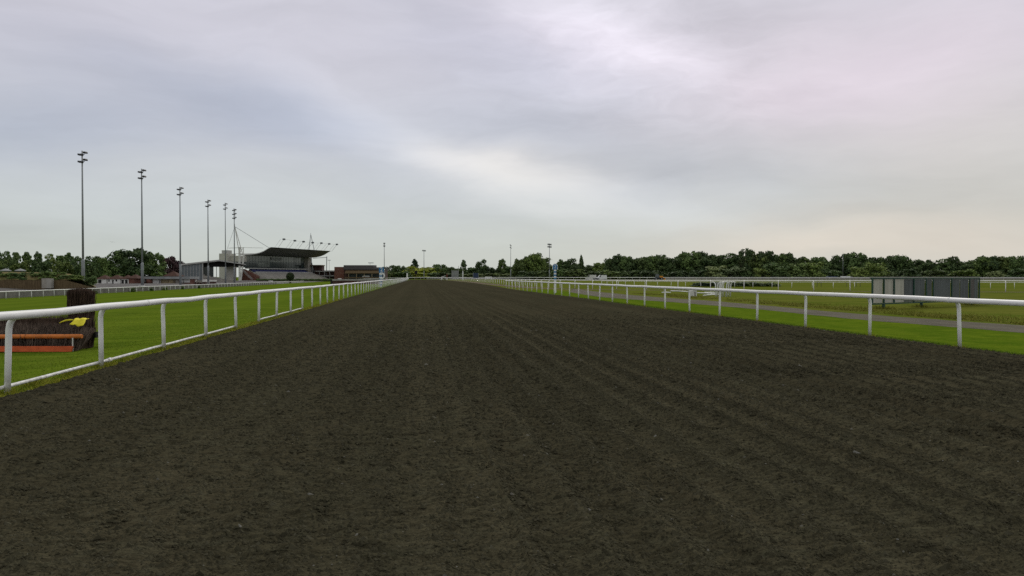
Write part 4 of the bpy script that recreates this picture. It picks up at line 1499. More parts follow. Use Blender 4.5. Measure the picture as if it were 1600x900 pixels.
# hedge and white box before the terrace
hp = at(400, 360)
t_ = tag(empty('hedge', hp, CAMROT), 'long low dark hedge before the grandstand terrace', 'hedge')
rs = np.random.RandomState(9)
L_ = (514 - 395) * 360 / F
N_ = 6000
pts = np.stack([rs.uniform(0, L_, N_), rs.uniform(0, 1.2, N_), np.zeros(N_)], 1)
top_ = 0.95 + 0.1 * np.sin(pts[:, 0] * 2)
pts[:, 2] = top_ * rs.uniform(0, 1, N_) ** 0.6
nr = np.stack([np.zeros(N_), -np.ones(N_), np.full(N_, 0.6)], 1)
link('foliage', leaf_mesh('foliage', pts, nr, 0.14, FOL['mid'], rs), t_)
MB().box((0, 0.25, -.1), (L_, 0.95, 0.75)).build('branches', M_BARK, t_)
t_ = tag(empty('white_hut', at(422.5, 340), CAMROT), 'small white box standing on the apron before the grandstand hedge', 'box')
MB().box((-0.75, 0, -.1), (0.75, 1.0, 0.72)).build('body', M_RENDER, t_)
MB().box((-0.8, -0.05, 0.723), (0.8, 1.05, 0.8)).build('lid', M_WHITE, t_)

# ------------------------------------------------------------------ BRICK BUILDINGS right of the grandstand
DB = 470.0
kb = DB / F
p = at(522, DB)
t_ = tag(empty('brick_pavilion', p, CAMROT), 'brick pavilion with dark mansard roof behind the striped post', 'building')


def bx(px):
    return (px - 522) * kb


def bz(py):
    return zy(py, DB) - p.z


MB().box((bx(522), 0.8, -.5), (bx(537), 14, bz(417))).build('brick_wing', M_BRICK, t_)
MB().box((bx(537.1), 1.2, -.5), (bx(600), 14, bz(421))).build('wall', M_BRICKDARK, t_)
MB().prism([(0.3, bz(421.2)), (0.9, bz(414.3)), (12, bz(414.0)), (13, bz(421.2))], 'x', bx(536.5), bx(583)).build('roof', M_SLATE, t_)
MB().prism([(0.3, bz(421.2)), (0.9, bz(417.6)), (12, bz(417.3)), (13, bz(421.2))], 'x', bx(583.1), bx(600)).build('lower_roof', M_SLATE, t_)
MB().prism([(-2.2, bz(426.6)), (0.9, bz(422.4)), (0.9, bz(423.6)), (-2.2, bz(427.4))], 'x', bx(540), bx(599)).build('canopy', M_TIMBER, t_)
MB().box((bx(544), 1.1, bz(436)), (bx(598), 1.19, bz(428))).build('glazing', M_GLASSDARK, t_)
MB().box((bx(566), 0.6, bz(433.6)), (bx(577), 0.9, bz(430.5))).build('screen', M_RENDER, t_)
for px in (546, 558, 570, 582, 594):
    MB().bar((bx(px), -1.8, -.5), (bx(px), -1.8, bz(426.9)), 0.3).build('post', M_TAN, t_)
MB().box((bx(540), -2.0, bz(434.7)), (bx(599), -1.7, bz(433))).build('balustrade', M_TIMBER, t_)
MB().bar((bx(575.5), 6, bz(414)), (bx(575.5), 6, bz(410.6)), 0.15).box((bx(572.5), 5.9, bz(411)), (bx(581), 6.3, bz(410))).build('roof_lamp', M_GREYROOF, t_)
p = at(478, 484)
q_ = p.z
t_ = tag(empty('veranda_block', p, CAMROT), 'brick and white veranda block between the grandstand and the brick pavilion', 'building')


def vx(px):
    return (px - 478) * 484 / F


def vz(py):
    return zy(py, 484) - q_


MB().box((vx(478), 2, -.5), (vx(522), 10, vz(422.5))).build('wall', M_BRICKDARK, t_)
MB().box((vx(481), -1.5, vz(415.5)), (vx(503), 8, vz(414))).build('roof', M_TIMBER, t_)
MB().box((vx(482), 1.5, vz(422.4)), (vx(502), 8, vz(415.6))).build('upper_wall', M_BRICKDARK, t_)
for (ya, yb) in ((423.2, 424.6), (430.2, 431.6)):
    MB().box((vx(494), -1.6, vz(yb)), (vx(523.5), 1.9, vz(ya))).build('veranda_edge', M_FASCIA, t_)
for px in (484, 489, 500, 508, 516):
    MB().bar((vx(px), -1.3, -.5), (vx(px), -1.3, vz(423 if px > 492 else 415.7)), 0.3).build('post', M_FASCIA, t_)
MB().box((vx(478.2), 0.5, -.5), (vx(486), 1.95, vz(419.5))).build('pale_pier', M_CONC_PALE, t_)
MB().box((vx(486), 1.0, vz(433.2)), (vx(496), 1.9, vz(431))).build('blue_panel', M_BLUEPAINT, t_)
# low brick hut beside the track
p = at(516.5, 205)
t_ = tag(empty('brick_hut', p, CAMROT + 0.05), 'long low dark brick hut with grey flat roof beyond the left rail', 'hut')
kh = 205 / F
wh = 80 * kh
MB().box((0.05, 0, -.3), (wh, 2.5, zy(438.6, 205) - p.z)).build('wall', M_BRICKDARK, t_)
MB().box((0, -0.2, zy(438.6, 205) - p.z + .003), (wh + .1, 2.7, zy(436.2, 205) - p.z)).build('roof', M_GREYBOARD, t_)
MB().box((0, -0.26, -.3), (0.45, -0.004, zy(436, 205) - p.z)).build('dark_pier', M_DARK, t_)
MB().box((1.8, 0.5, zy(436.19, 205) - p.z), (2.7, 1.1, zy(435, 205) - p.z)).build('roof_vent', M_RENDER, t_)
for k in range(9):
    x = 5.5 + k * 0.85
    MB().box((x, -0.03, -.1), (x + 0.25, -0.004, zy(438.8, 205) - p.z)).build('red_pilaster', M_REDPAINT, t_)


# ------------------------------------------------------------------ STRIPED MARKER POSTS
def text_mesh(ch, size, m, depth=0.01):
    cu = bpy.data.curves.new('digit', 'FONT')
    cu.body = ch
    cu.size = size
    cu.extrude = depth
    cu.align_x = 'CENTER'
    cu.align_y = 'CENTER'
    o = bpy.data.objects.new('digit', cu)
    C.objects.link(o)
    dg = bpy.context.evaluated_depsgraph_get()
    me = bpy.data.meshes.new_from_object(o.evaluated_get(dg))
    bpy.data.objects.remove(o)
    me.materials.clear()
    me.materials.append(m)
    me.name = 'digit'
    return me


def disc(mb_, cx, cz, rx, rz, y0, y1, n=28, a0=0, a1=2 * PI):
    pts = [(cx + rx * math.cos(a0 + (a1 - a0) * i / n), cz + rz * math.sin(a0 + (a1 - a0) * i / n)) for i in range(n)]
    return mb_.prism(pts, 'y', y0, y1)


# right: round-headed post with a 2
p = at(867.3, 80)
t_ = tag(empty('furlong_marker', p, CAMROT), 'blue and white striped post with round head numbered 2 behind the right rail', 'marker post')
km = 80 / F
top = zy(411.8, 80)
hw = 0.28
mb = disc(MB(), 0, top - hw, hw, hw, 0, 0.05)
mb.build('head_border', M_WHITE, t_)
mb = MB().box((-hw, 0, top - 0.62), (hw, 0.05, top - hw - .002))
mb.build('head_plate', M_WHITE, t_)
mb = disc(MB(), 0, top - hw - 0.02, hw * 0.80, hw * 0.80, -0.012, -0.003)
mb.box((-hw * .8, -0.012, top - 0.62), (hw * .8, -0.003, top - hw - 0.16))
mb.build('head_face', M_MARKBLUE, t_)
o = link('digit', text_mesh('2', 0.46, M_WHITE, 0.006), t_)
o.location = (0, -0.02, top - 0.35)
o.rotation_euler = (PI / 2, 0, 0)
z = top - 0.625
i = 0
while z > 0.02:
    z2 = max(0.0, z - 0.17)
    MB().box((-0.125, 0, z2 + .001), (0.125, 0.06, z - .001)).build('stripe', M_WHITE if (i % 2 == 0 or z < 1.35) else M_MARKBLUE, t_)
    z = z2
    i += 1
# left: taller panel with a 2 and a ring
dL = 128
p = at(596.3, dL)
p.z = 0
t_ = tag(empty('furlong_marker', p, CAMROT), 'blue and white striped post with 2 above a white ring beside the left rail', 'marker post')
top = zy(417.6, dL)
MB().box((-0.45, 0, top - 0.85), (0.38, 0.06, top)).build('number_panel', M_MARKBLUE, t_)
o = link('digit', text_mesh('2', 0.95, M_WHITE, 0.006), t_)
o.location = (-0.02, -0.02, top - 0.42)
o.rotation_euler = (PI / 2, 0, 0)
ring = MB()
cz = top - 1.42
nR = 26
for i in range(nR):
    a, b = -0.72 * PI + 1.5 * PI * i / nR, -0.72 * PI + 1.5 * PI * (i + 1) / nR
    ro, ri = 0.55, 0.33
    ring.prism([(ro * math.cos(a), cz + ro * math.sin(a)), (ro * math.cos(b), cz + ro * math.sin(b)), (ri * math.cos(b), cz + ri * math.sin(b)), (ri * math.cos(a), cz + ri * math.sin(a))], 'y', -0.02, 0.03)
ring.build('ring', M_WHITE, t_)
z = top - 0.853
i = 0
while z > 0.02:
    z2 = max(0.0, z - 0.24)
    MB().box((-0.40, 0.035, z2 + .001), (0.10, 0.09, z - .001)).build('stripe', M_WHITE if i % 2 else M_MARKBLUE, t_)
    z = z2
    i += 1

# ------------------------------------------------------------------ STEEPLECHASE FENCE (left foreground)
FD = 19.3
fx = at(110, FD)
fz = gz(fx.x)
SF = tag(empty('steeplechase_fence', (fx.x, fx.y, fz), CAMROT), 'dark brush jump with two orange boards and an upright wing behind the left rail', 'jump')


def twigs(n, base, top_, r_, rs, w=0.007):
    """thin three-sided twigs from base points to top points"""
    d = top_ - base
    a = np.cross(d, rs.normal(0, 1, (n, 3)))
    a /= np.linalg.norm(a, axis=1)[:, None] + 1e-9
    b = np.cross(d, a)
    b /= np.linalg.norm(b, axis=1)[:, None] + 1e-9
    ww = (w * rs.uniform(0.6, 1.4, n))[:, None]
    mid = base + d * 0.55 + rs.normal(0, 0.012, (n, 3))
    v = np.stack([base + a * ww, base - a * ww * .5 + b * ww * .8, base - a * ww * .5 - b * ww * .8,
                  mid + a * ww, mid - a * ww * .5 + b * ww * .8, mid - a * ww * .5 - b * ww * .8, top_], 1).reshape(-1, 3)
    o_ = (np.arange(n) * 7)[:, None]
    q = np.concatenate([o_ + np.array([[i, (i + 1) % 3, 3 + (i + 1) % 3, 3 + i]]) for i in range(3)], 0)
    t3 = np.concatenate([o_ + np.array([[3 + i, 3 + (i + 1) % 3, 6]]) for i in range(3)], 0)
    t4 = np.concatenate([t3, t3[:, 2:3]], 1)
    return v, q, t3


def twig_mesh(name, v, q, t3, m):
    me = bpy.data.meshes.new(name)
    me.vertices.add(len(v))
    me.vertices.foreach_set('co', np.asarray(v, np.float32).ravel())
    idx = np.r_[q.ravel(), t3.ravel()].astype(np.int32)
    me.loops.add(len(idx))
    me.loops.foreach_set('vertex_index', idx)
    me.polygons.add(len(q) + len(t3))
    st_ = np.r_[np.arange(len(q)) * 4, len(q) * 4 + np.arange(len(t3)) * 3].astype(np.int32)
    me.polygons.foreach_set('loop_start', st_)
    me.polygons.foreach_set('loop_total', np.r_[np.full(len(q), 4), np.full(len(t3), 3)].astype(np.int32))
    me.update(calc_edges=True)
    me.materials.append(m)
    return me


rs = np.random.RandomState(12)
n = 7000
LX, RX = -4.6, 0.12
# sloping apron of birch between and above the boards
u = rs.uniform(0, 1, n)
bx_ = rs.uniform(LX, RX, n)
edge = np.clip((RX - bx_) / 0.5, 0.25, 1)
base = np.stack([bx_, 0.12 + 0.55 * u, 0.30 * u], 1)
tip = base + np.stack([rs.normal(0, 0.085, n), 0.16 + rs.normal(0, 0.06, n), 0.40 + rs.normal(0, 0.06, n)], 1)
tip[:, 2] = np.minimum(tip[:, 2], (0.73 + rs.normal(0, 0.035, n)) * (0.7 + 0.3 * edge))
v, q, t3 = twigs(n, base, tip, 0, rs, 0.009)
link('brush_apron', twig_mesh('brush_apron', v, q, t3, M_BRUSH_PALE), SF)
n = 5000
bx_ = rs.uniform(LX, -0.06, n)
base = np.stack([bx_, rs.uniform(0.85, 1.25, n), rs.uniform(0, 0.45, n)], 1)
tip = base + np.stack([rs.normal(0, 0.04, n), 0.06 + rs.normal(0, 0.05, n), 0.5 + rs.normal(0, 0.06, n)], 1)
tip[:, 2] = np.minimum(tip[:, 2], 0.93 + rs.normal(0, 0.03, n))
v, q, t3 = twigs(n, base, tip, 0, rs, 0.009)
link('brush_body', twig_mesh('brush_body', v, q, t3, M_BRUSH), SF)
MB().prism([(0.16, 0.0), (0.75, 0.42), (0.95, 0.78), (1.2, 0.78), (1.2, 0.0)], 'x', LX, -0.1).build('packing', M_BRUSH, SF)
# orange lower board and upper roll
gb = MB().box((LX, 0.0, 0.0), (0.0, 0.06, 0.135))
gb.v = [(x + (0.035 if x > -0.1 and z > 0.1 else 0), y, z) for x, y, z in gb.v]
gb.build('ground_board', M_ORANGE, SF)
MB().tube([(LX, 0.24, 0.355), (-2, 0.24, 0.36), (0.1, 0.24, 0.368), (0.15, 0.24, 0.368)], [0.058, 0.058, 0.058, 0.05], 14).build('takeoff_roll', M_ORANGE2, SF)
MB().box((-0.02, 0.08, 0.0), (0.0, 0.11, 0.34)).build('pale_stake', M_WHITE_DULL, SF)
MB().box((-0.10, 1.12, 0.26), (0.02, 1.25, 0.42)).bar((-0.5, 1.2, 0.34), (-0.1, 1.2, 0.34), 0.1).build('frame_end', M_BLACK, SF)
# wing
n = 5200
wx = rs.uniform(0, 1, n)
wy = rs.uniform(0, 1, n)
hgt = rs.uniform(0, 1, n)


def wing_pt(a, b, h):
    s_ = 0.70 + 0.30 * h
    return np.stack([-0.53 + (a - 0.5) * 0.62 * s_, 1.42 + (b - 0.5) * 0.34, 1.53 * h], 1)


base = wing_pt(wx, wy, hgt * 0.85)
tip = wing_pt(np.clip(wx + rs.normal(0, .03, n), -0.02, 1.02), wy + rs.normal(0, .05, n), np.minimum(hgt * 0.85 + 0.28, 1.0))
tip[:, 2] += rs.normal(0, 0.02, n) + np.where(hgt > .8, 0.06 - 0.30 * (wx - 0.5) ** 2, 0)
v, q, t3 = twigs(n, base, tip, 0, rs, 0.010)
wg = link('wing', twig_mesh('wing', v, q, t3, M_BRUSH), SF)
MB().add([(-0.70, 1.30, 0), (-0.36, 1.30, 0), (-0.36, 1.54, 0), (-0.70, 1.54, 0), (-0.79, 1.29, 1.42), (-0.27, 1.29, 1.42), (-0.27, 1.55, 1.42), (-0.79, 1.55, 1.42)],
         [(0, 3, 2, 1), (4, 5, 6, 7), (0, 1, 5, 4), (1, 2, 6, 5), (2, 3, 7, 6), (3, 0, 4, 7)]).build('packing', M_BRUSH, wg)
# yellow cloth lying over the brush
cl = MB()
nu, nv = 16, 10
gridv = []
for i in range(nu + 1):
    for j in range(nv + 1):
        a, b = i / nu, j / nv
        hang = max(0.0, 0.5 - b) / 0.5
        x = -0.24 + 0.29 * a + 0.02 * math.sin(b * 5) + 0.05 * hang * a
        yv = 0.36 + 0.42 * b
        zz = 0.775 + 0.03 * b - (0.10 + 0.06 * a + 0.02 * math.sin(a * 11)) * hang + 0.012 * math.sin(a * 9 + b * 3) + 0.006 * math.sin(a * 19 - b * 6)
        gridv.append((x, yv, zz))
fs = [(i * (nv + 1) + j, (i + 1) * (nv + 1) + j, (i + 1) * (nv + 1) + j + 1, i * (nv + 1) + j + 1) for i in range(nu) for j in range(nv)]
cl.add(gridv, fs, True)
cl.tube([(-0.50, 0.36, 0.70), (-0.44, 0.38, 0.735), (-0.37, 0.42, 0.765), (-0.29, 0.48, 0.775), (-0.22, 0.50, 0.775)], [0.010, 0.016, 0.020, 0.022, 0.012], 7)
yc = cl.build('yellow_cloth', M_YELLOW)
yc.matrix_world = Matrix.Translation((fx.x, fx.y, fz)) @ Matrix.Rotation(CAMROT, 4, 'Z')
sm = yc.modifiers.new('thick', 'SOLIDIFY')
sm.thickness = 0.012
tag(yc, 'crumpled bright yellow cloth thrown over the end of the brush jump', 'cloth')

# ------------------------------------------------------------------ GREEN-FRAMED SCREEN (right)
a_, b_ = at(1361, 39.6), at(1530, 46.2)
SC = tag(empty('panel_screen', a_, math.atan2(b_.y - a_.y, b_.x - a_.x)), 'long screen of cream and grey sheets in a dark green frame on short legs', 'screen')
SL = (b_ - a_).length
zt, zb = 1.60, 0.27


def su(px):
    """distance along the screen at which it crosses column px"""
    d1 = a_.dot(FWD); d2 = b_.dot(FWD); l1 = a_.dot(RGT); l2 = b_.dot(RGT)
    k = (px - 800) / F
    t__ = (k * d1 - l1) / ((l2 - l1) - k * (d2 - d1))
    return t__ * SL


posts = [1362, 1380, 1396, 1427, 1446, 1457, 1486, 1514, 1529]
SHEETS = [(1363, 1379.5, M_CREAM), (1380.5, 1395.5, M_CREAM), (1396.5, 1412, M_CREAM), (1412.3, 1426.5, M_GREYSHEET2), (1427.5, 1445.5, M_GREYSHEET), (1446.5, 1456.5, M_GREYSHEET2), (1457.5, 1478, M_GREYSHEET),
          (1478.2, 1485.5, M_GREYSHEET), (1486.5, 1500, M_GREYSHEET), (1500.2, 1513.5, M_GREYSHEET2), (1514.5, 1522, M_BROWNSHEET), (1522.2, 1528.5, M_GREYSHEET)]
for (pa, pb, m_) in SHEETS:
    xa, xb = su(pa), su(pb)
    mb = MB()
    nc = max(4, int((xb - xa) / 0.09))
    vs_ = []
    for i in range(nc + 1):
        x = xa + (xb - xa) * i / nc
        yv = 0.012 * (1 if i % 2 else -1)
        vs_ += [(x, yv, zb + 0.05), (x, yv, zt - 0.05), (x, yv + 0.02, zb + 0.05), (x, yv + 0.02, zt - 0.05)]
    fs = []
    for i in range(nc):
        fs += [(4 * i, 4 * i + 4, 4 * i + 5, 4 * i + 1), (4 * i + 2, 4 * i + 3, 4 * i + 7, 4 * i + 6), (4 * i + 1, 4 * i + 5, 4 * i + 7, 4 * i + 3), (4 * i, 4 * i + 2, 4 * i + 6, 4 * i + 4)]
    mb.add(vs_, fs)
    o = mb.build('panel', m_, SC)
    if m_ is M_CREAM:
        o['label'] = 'cream sheet panel'
fr = MB()
fr.bar((0, 0.0, zt), (SL, 0.0, zt), 0.10, 0.07).bar((0, 0.0, zb), (SL, 0.0, zb), 0.07, 0.07)
fr.build('frame', M_GREENPAINT, SC)
for px in posts:
    MB().bar((su(px), -0.04, zb + .04), (su(px), -0.04, zt - .04), 0.085, 0.06).build('upright', M_GREENPAINT, SC)
MB().box((0.0, -0.07, zt + 0.038), (SL, 0.07, zt + 0.075)).build('cap', M_FASCIA, SC)
for px in (1379.5, 1438.5, 1515.5):
    x = su(px)
    MB().bar((x, -0.05, -.02), (x, -0.05, zb - .03), 0.11).bar((x, 0.0, .02), (x, 0.3, .02), 0.06).build('leg', M_GREENPAINT, SC)

# ------------------------------------------------------------------ STACKED RAIL POSTS, CONTAINER, PIPES
HOOK = MB().tube([(0, 0, 0), (0, 0, 0.9), (0.02, 0, 1.06), (0.09, 0, 1.18), (0.2, 0, 1.25), (0.33, 0, 1.245), (0.40, 0, 1.2)], 0.045, 8)
hook_me = HOOK.mesh('rail_post', M_WHITE)
for i in range(10):
    px = 1118 + i * 2.6 + rnd.uniform(-.5, .5)
    o = link('rail_post', hook_me)
    o.location = at(px, 66 + rnd.uniform(-.9, .5))
    o.rotation_euler = (rnd.uniform(-.05, .05), rnd.uniform(-.04, .10), CAMROT + rnd.uniform(-.9, .5) + (PI if i == 0 else 0))
    tag(o, 'hooked white rail post in the infield stack, %s' % ('leftmost and hooked the other way' if i == 0 else ('rightmost' if i == 9 else (ordn(i).strip() + ' from the left'))), 'rail post', 'stacked white rail posts')
p = at(1083.3, 65.5)
t_ = tag(empty('plastic_drum', p, CAMROT + 0.5), 'squat off-white plastic container on the infield grass left of the stacked posts', 'container')
MB().prism([(-.2, 0), (-.22, .06), (-.21, .5), (-.17, .55), (.17, .55), (.21, .5), (.22, .06), (.2, 0)], 'y', -0.2, 0.2).build('body', M_WHITE_DULL, t_)
MB().box((-0.03, -0.215, 0.05), (0.05, -0.203, 0.42)).build('slot', M_DARK, t_)
MB().tube([(0, 0, 0.55), (0, 0, 0.6)], 0.1, 12).build('cap', M_WHITE, t_)
PIPES = [((1048, 455.3), (1080, 457.2), 'long white pipe lying left of the plastic container'), ((1090, 458.5), (1120, 460.3), 'white pipe lying between the container and the stacked posts, rear'),
         ((1099, 462.6), (1124, 461.2), 'white pipe lying crosswise in front of the stacked posts'), ((1101, 457.8), (1122, 458.4), 'short white pipe lying against the stacked posts'), ((1034, 457.9), (1048, 458.1), 'thin pipe end lying in grass far left of the container')]
for (a, b, lab) in PIPES:
    A1 = at(a[0], EYE * F / (a[1] - HOR), 0.06)
    B1 = at(b[0], EYE * F / (b[1] - HOR), 0.07)
    o = MB().tube([A1, A1.lerp(B1, .5) + Vector((0, 0, .02)), B1], 0.05, 8).build('white_pipe', M_WHITE)
    tag(o, lab, 'pipe', 'white pipes lying on the infield')

# small hurdles far on the infield
for i, (px, d, lab) in enumerate([(1280, 128, 'thin dark-legged hurdle left of the thin bare mast'), (1326, 132, 'pale hurdle below the thin bare mast'), (1341, 128, 'pale hurdle just left of the green-framed screen')]):
    t_ = tag(empty('hurdle', at(px, d), CAMROT), lab, 'hurdle', 'hurdles on the infield')
    MB().bar((-.45, 0, .75), (.45, 0, .75), 0.12, 0.09).build('bar', M_WHITE_DULL if i else M_TIMBER, t_)
    for x in (-.35, .35):
        MB().bar((x, 0, 0), (x * 0.85, 0, .7), 0.05).build('leg', M_DARKSTEEL, t_)


# ------------------------------------------------------------------ VEHICLES in front of the wood
def wheels(root, xs, w, r_, yoff=0.0):
    for x in xs:
        for s_ in (-1, 1):
            wmb = MB().tube([(x, s_ * w - s_ * 0.22, r_), (x, s_ * w, r_)], r_, 14)
            wo_ = wmb.build('wheel', M_RUBBER, root)
            MB().tube([(x, s_ * w, r_), (x, s_ * w + s_ * 0.02, r_)], r_ * 0.55, 12).build('rim', M_STEEL, wo_)


def van(label, px, d, rz, body, L=4.8, Hh=2.1, W=0.95, cat='van'):
    t_ = tag(empty('parked_van', at(px, d), CAMROT + rz), label, cat)
    out = [(-L / 2, .45), (-L / 2, Hh - .1), (-L / 2 + .15, Hh), (L / 2 - 1.7, Hh), (L / 2 - .95, Hh * .62), (L / 2 - .08, Hh * .52), (L / 2, .45)]
    MB().prism(out, 'y', -W, W).build('body', body, t_)
    MB().prism([(L / 2 - 1.75, Hh - .12), (L / 2 - 1.02, Hh * .63), (L / 2 - 1.95, Hh * .63), (L / 2 - 2.2, Hh - .12)], 'y', -W - .01, W + .01).build('window', M_GLASSDARK, t_)
    wheels(t_, (-L / 2 + .9, L / 2 - .9), W, .36)
    MB().box((L / 2 - .02, -.8, .65), (L / 2 + .02, -.5, .82)).build('headlight', M_LAMPGLASS, t_)
    MB().box((L / 2 - .02, .5, .65), (L / 2 + .02, .8, .82)).build('headlight', M_LAMPGLASS, t_)
    return t_


van('white van with dark front standing before the wood, left one of two', 923, 372, PI - .3, M_WHITE_DULL, 5.0, 2.6)
van('white van standing before the wood, right one of two', 939.5, 372, PI + .15, M_WHITE, 5.0, 2.5)
t_ = tag(empty('flat_trailer', at(931.5, 371), CAMROT), 'low dark trailer standing between the two white vans', 'trailer')
MB().box((-1.4, -.9, .7), (1.4, .9, .95)).build('bed', M_DARKSTEEL, t_)
wheels(t_, (0.0,), .9, .35)
van('dark blue lorry standing before the wood left of the thin bare mast', 1302, 412, 0.0, M_BLUEPAINT, 7.0, 2.0, 1.0, 'lorry')
van('long white van right of the thin bare mast', 1324, 411, 0.0, M_WHITE, 6.6, 1.95, 1.0)
# orange digger
t_ = tag(empty('digger', at(1029, 385), CAMROT), 'orange digger with grey cab working before the wood', 'digger')
MB().box((-2.1, -.9, .75), (2.0, .9, 1.35)).build('chassis', M_DARKSTEEL, t_)
MB().prism([(0.35, 1.353), (2.1, 1.353), (2.1, 1.9), (1.9, 2.1), (0.35, 2.2)], 'y', -.75, .75).build('bonnet', M_DIGGER, t_)
cabm = MB().prism([(-1.5, 1.353), (0.3, 1.353), (0.1, 3.0), (-1.35, 3.0)], 'y', -.8, .8).build('cab', M_GREYSHEET, t_)
MB().prism([(-1.25, 1.75), (0.1, 1.75), (-0.02, 2.8), (-1.2, 2.8)], 'y', -.82, .82).build('window', M_GREYGLASS, cabm)
MB().bar((1.5, 0, 1.5), (2.9, 0, .9), 0.3).build('loader_arm', M_DIGGER, t_)
MB().prism([(2.6, .2), (3.4, .2), (3.2, .9), (2.7, 1.0)], 'y', -1.0, 1.0).build('bucket', M_DIGGER, t_)
wheels(t_, (-1.4, 1.35), 1.05, .65)

# ------------------------------------------------------------------ THINGS AT THE END OF THE TRACK
p = at(636.3, 380)
t_ = tag(empty('white_post', p, CAMROT), 'stout white post at the far end of the left rail', 'post')
MB().box((-.32, -.15, -.1), (.32, .15, zy(427.3, 380) - p.z)).build('shaft', M_WHITE, t_)
MB().box((-.38, -.2, zy(427.3, 380) - p.z + .003), (.38, .2, zy(426.9, 380) - p.z + .02)).build('cap', M_WHITE, t_)
p = at(650, 420)
t_ = tag(empty('dark_sign', p, CAMROT), 'dark square board on a post before the pale yellow-green tree', 'sign')
MB().box((-.8, -.08, zy(428.5, 420) - p.z), (.8, .08, zy(423, 420) - p.z)).build('board', M_BLACK, t_)
MB().bar((-.4, .1, -.1), (-.4, .1, zy(424, 420) - p.z), .14).bar((.4, .1, -.1), (.4, .1, zy(424, 420) - p.z), .14).build('legs', M_TIMBER, t_)
p = at(711, 430)
t_ = tag(empty('screen_tower', p, CAMROT), 'tall pale grey slatted screen beyond the end of the track', 'screen')
hh = zy(422.6, 430) - p.z
mb = MB()
for i in range(9):
    mb.box((-1.75 + i * .4, 0, .3), (-1.75 + i * .4 + .32, .12, hh))
mb.build('slats', M_GREYROOF, t_)
for x in (-1.85, 1.95):
    MB().bar((x, .1, -.1), (x, .1, hh + (.1 if x < 0 else 2.6)), .18).build('upright', M_GREYROOF, t_)
p = at(723.2, 400)
t_ = tag(empty('white_post', p, CAMROT), 'slim white post with pale arm right of the slatted screen', 'post')
MB().box((-.25, -.1, -.1), (.25, .1, zy(423.5, 400) - p.z)).build('shaft', M_WHITE, t_)
MB().bar((0, 0, zy(418.2, 400) - p.z), (1.7, 0, zy(417.4, 400) - p.z), .16).bar((0, 0, zy(423.5, 400) - p.z), (0, 0, zy(417.9, 400) - p.z), .12).build('arm', M_WHITE_DULL, t_)
p = at(742, 425)
t_ = tag(empty('blue_screen', p, CAMROT), 'dark blue panel standing before the low wood beyond the track', 'screen')
MB().box((-.9, 0, .5), (1.9, .1, zy(426.5, 425) - p.z)).build('panel', M_BLUEPAINT, t_)
MB().bar((-1.0, .05, -.1), (-1.0, .05, zy(426, 425) - p.z), .16).bar((2.0, .05, -.1), (2.0, .05, zy(427, 425) - p.z), .16).build('frame', M_GREYROOF, t_)
p = at(763, 415)
t_ = tag(empty('white_bench', p, CAMROT), 'long white bench-like stand right of the dark blue panel', 'bench')
MB().box((-1.9, 0, .95), (1.9, .9, 1.2)).build('top', M_WHITE, t_)
MB().box((-1.9, .9, 1.203), (1.9, 1.0, 1.75)).build('back', M_WHITE_DULL, t_)
for x in (-1.7, -.6, .6, 1.7):
    MB().box((x - .06, .1, -.1), (x + .06, .8, .947)).build('leg', M_WHITE_DULL, t_)
p = at(691, 400)
t_ = tag(empty('raised_barrier', p, CAMROT), 'sloping pale barrier arm on a low block at the end of the track', 'barrier')
MB().box((-.7, -.3, -.1), (.1, .3, 1.1)).build('block', M_WHITE_DULL, t_)
MB().bar((-1.2, 0, 1.25), (1.7, 0, 2.3), .28).build('arm', M_WHITE_DULL, t_)
MB().box((1.0, -.25, -.1), (1.6, .25, .6)).build('counterweight', M_DARKSTEEL, t_)
p = at(698.3, 400)
t_ = tag(empty('red_post', p, CAMROT), 'faded red and white post right of the sloping barrier', 'post')
MB().box((-.28, -.1, -.1), (.28, .1, 1.3)).build('lower_half', M_WHITE_DULL, t_)
MB().box((-.28, -.1, 1.303), (.28, .1, zy(427.8, 400) - p.z)).build('upper_half', M_REDPAINT, t_)

# bird over the left-hand trees
bp = at(175.5, 160, zy(378.5, 160))
b = MB()
b.add([(-.55, 0, .10), (-.25, -.09, .12), (0, -.05, .03), (.25, -.09, .10), (.55, 0, .02), (.25, .10, .11), (0, .12, .03), (-.25, .10, .13)], [(0, 1, 7), (1, 2, 6, 7), (2, 3, 5, 6), (3, 4, 5)])
b.tube([(0, -.22, .0), (0, -.1, .01), (0, .1, .0), (0, .25, -.01)], [.015, .05, .05, .01], 6)
bo = b.build('flying_bird', M_GREYROOF)
bo.location = bp
bo.rotation_euler = (0.2, 0.1, 0.4)
tag(bo, 'small pale bird gliding above the trees at left', 'bird')


# ------------------------------------------------------------------ GRASS TUFTS along the edges
def mat_blade(name, a, b):
    m = bpy.data.materials.new(name)
    m.use_nodes = True
    t = N(m.node_tree)
    bs = m.node_tree.nodes['Principled BSDF']
    g = t.new('ShaderNodeNewGeometry').outputs['Random Per Island']
    t.put(bs.inputs['Base Color'], t.ramp(g, [(0, a), (0.75, b), (1, tuple(c * 1.25 for c in b))]))
    bs.inputs['Roughness'].default_value = 0.8
    bs.inputs['Specular IOR Level'].default_value = 0.1
    return m


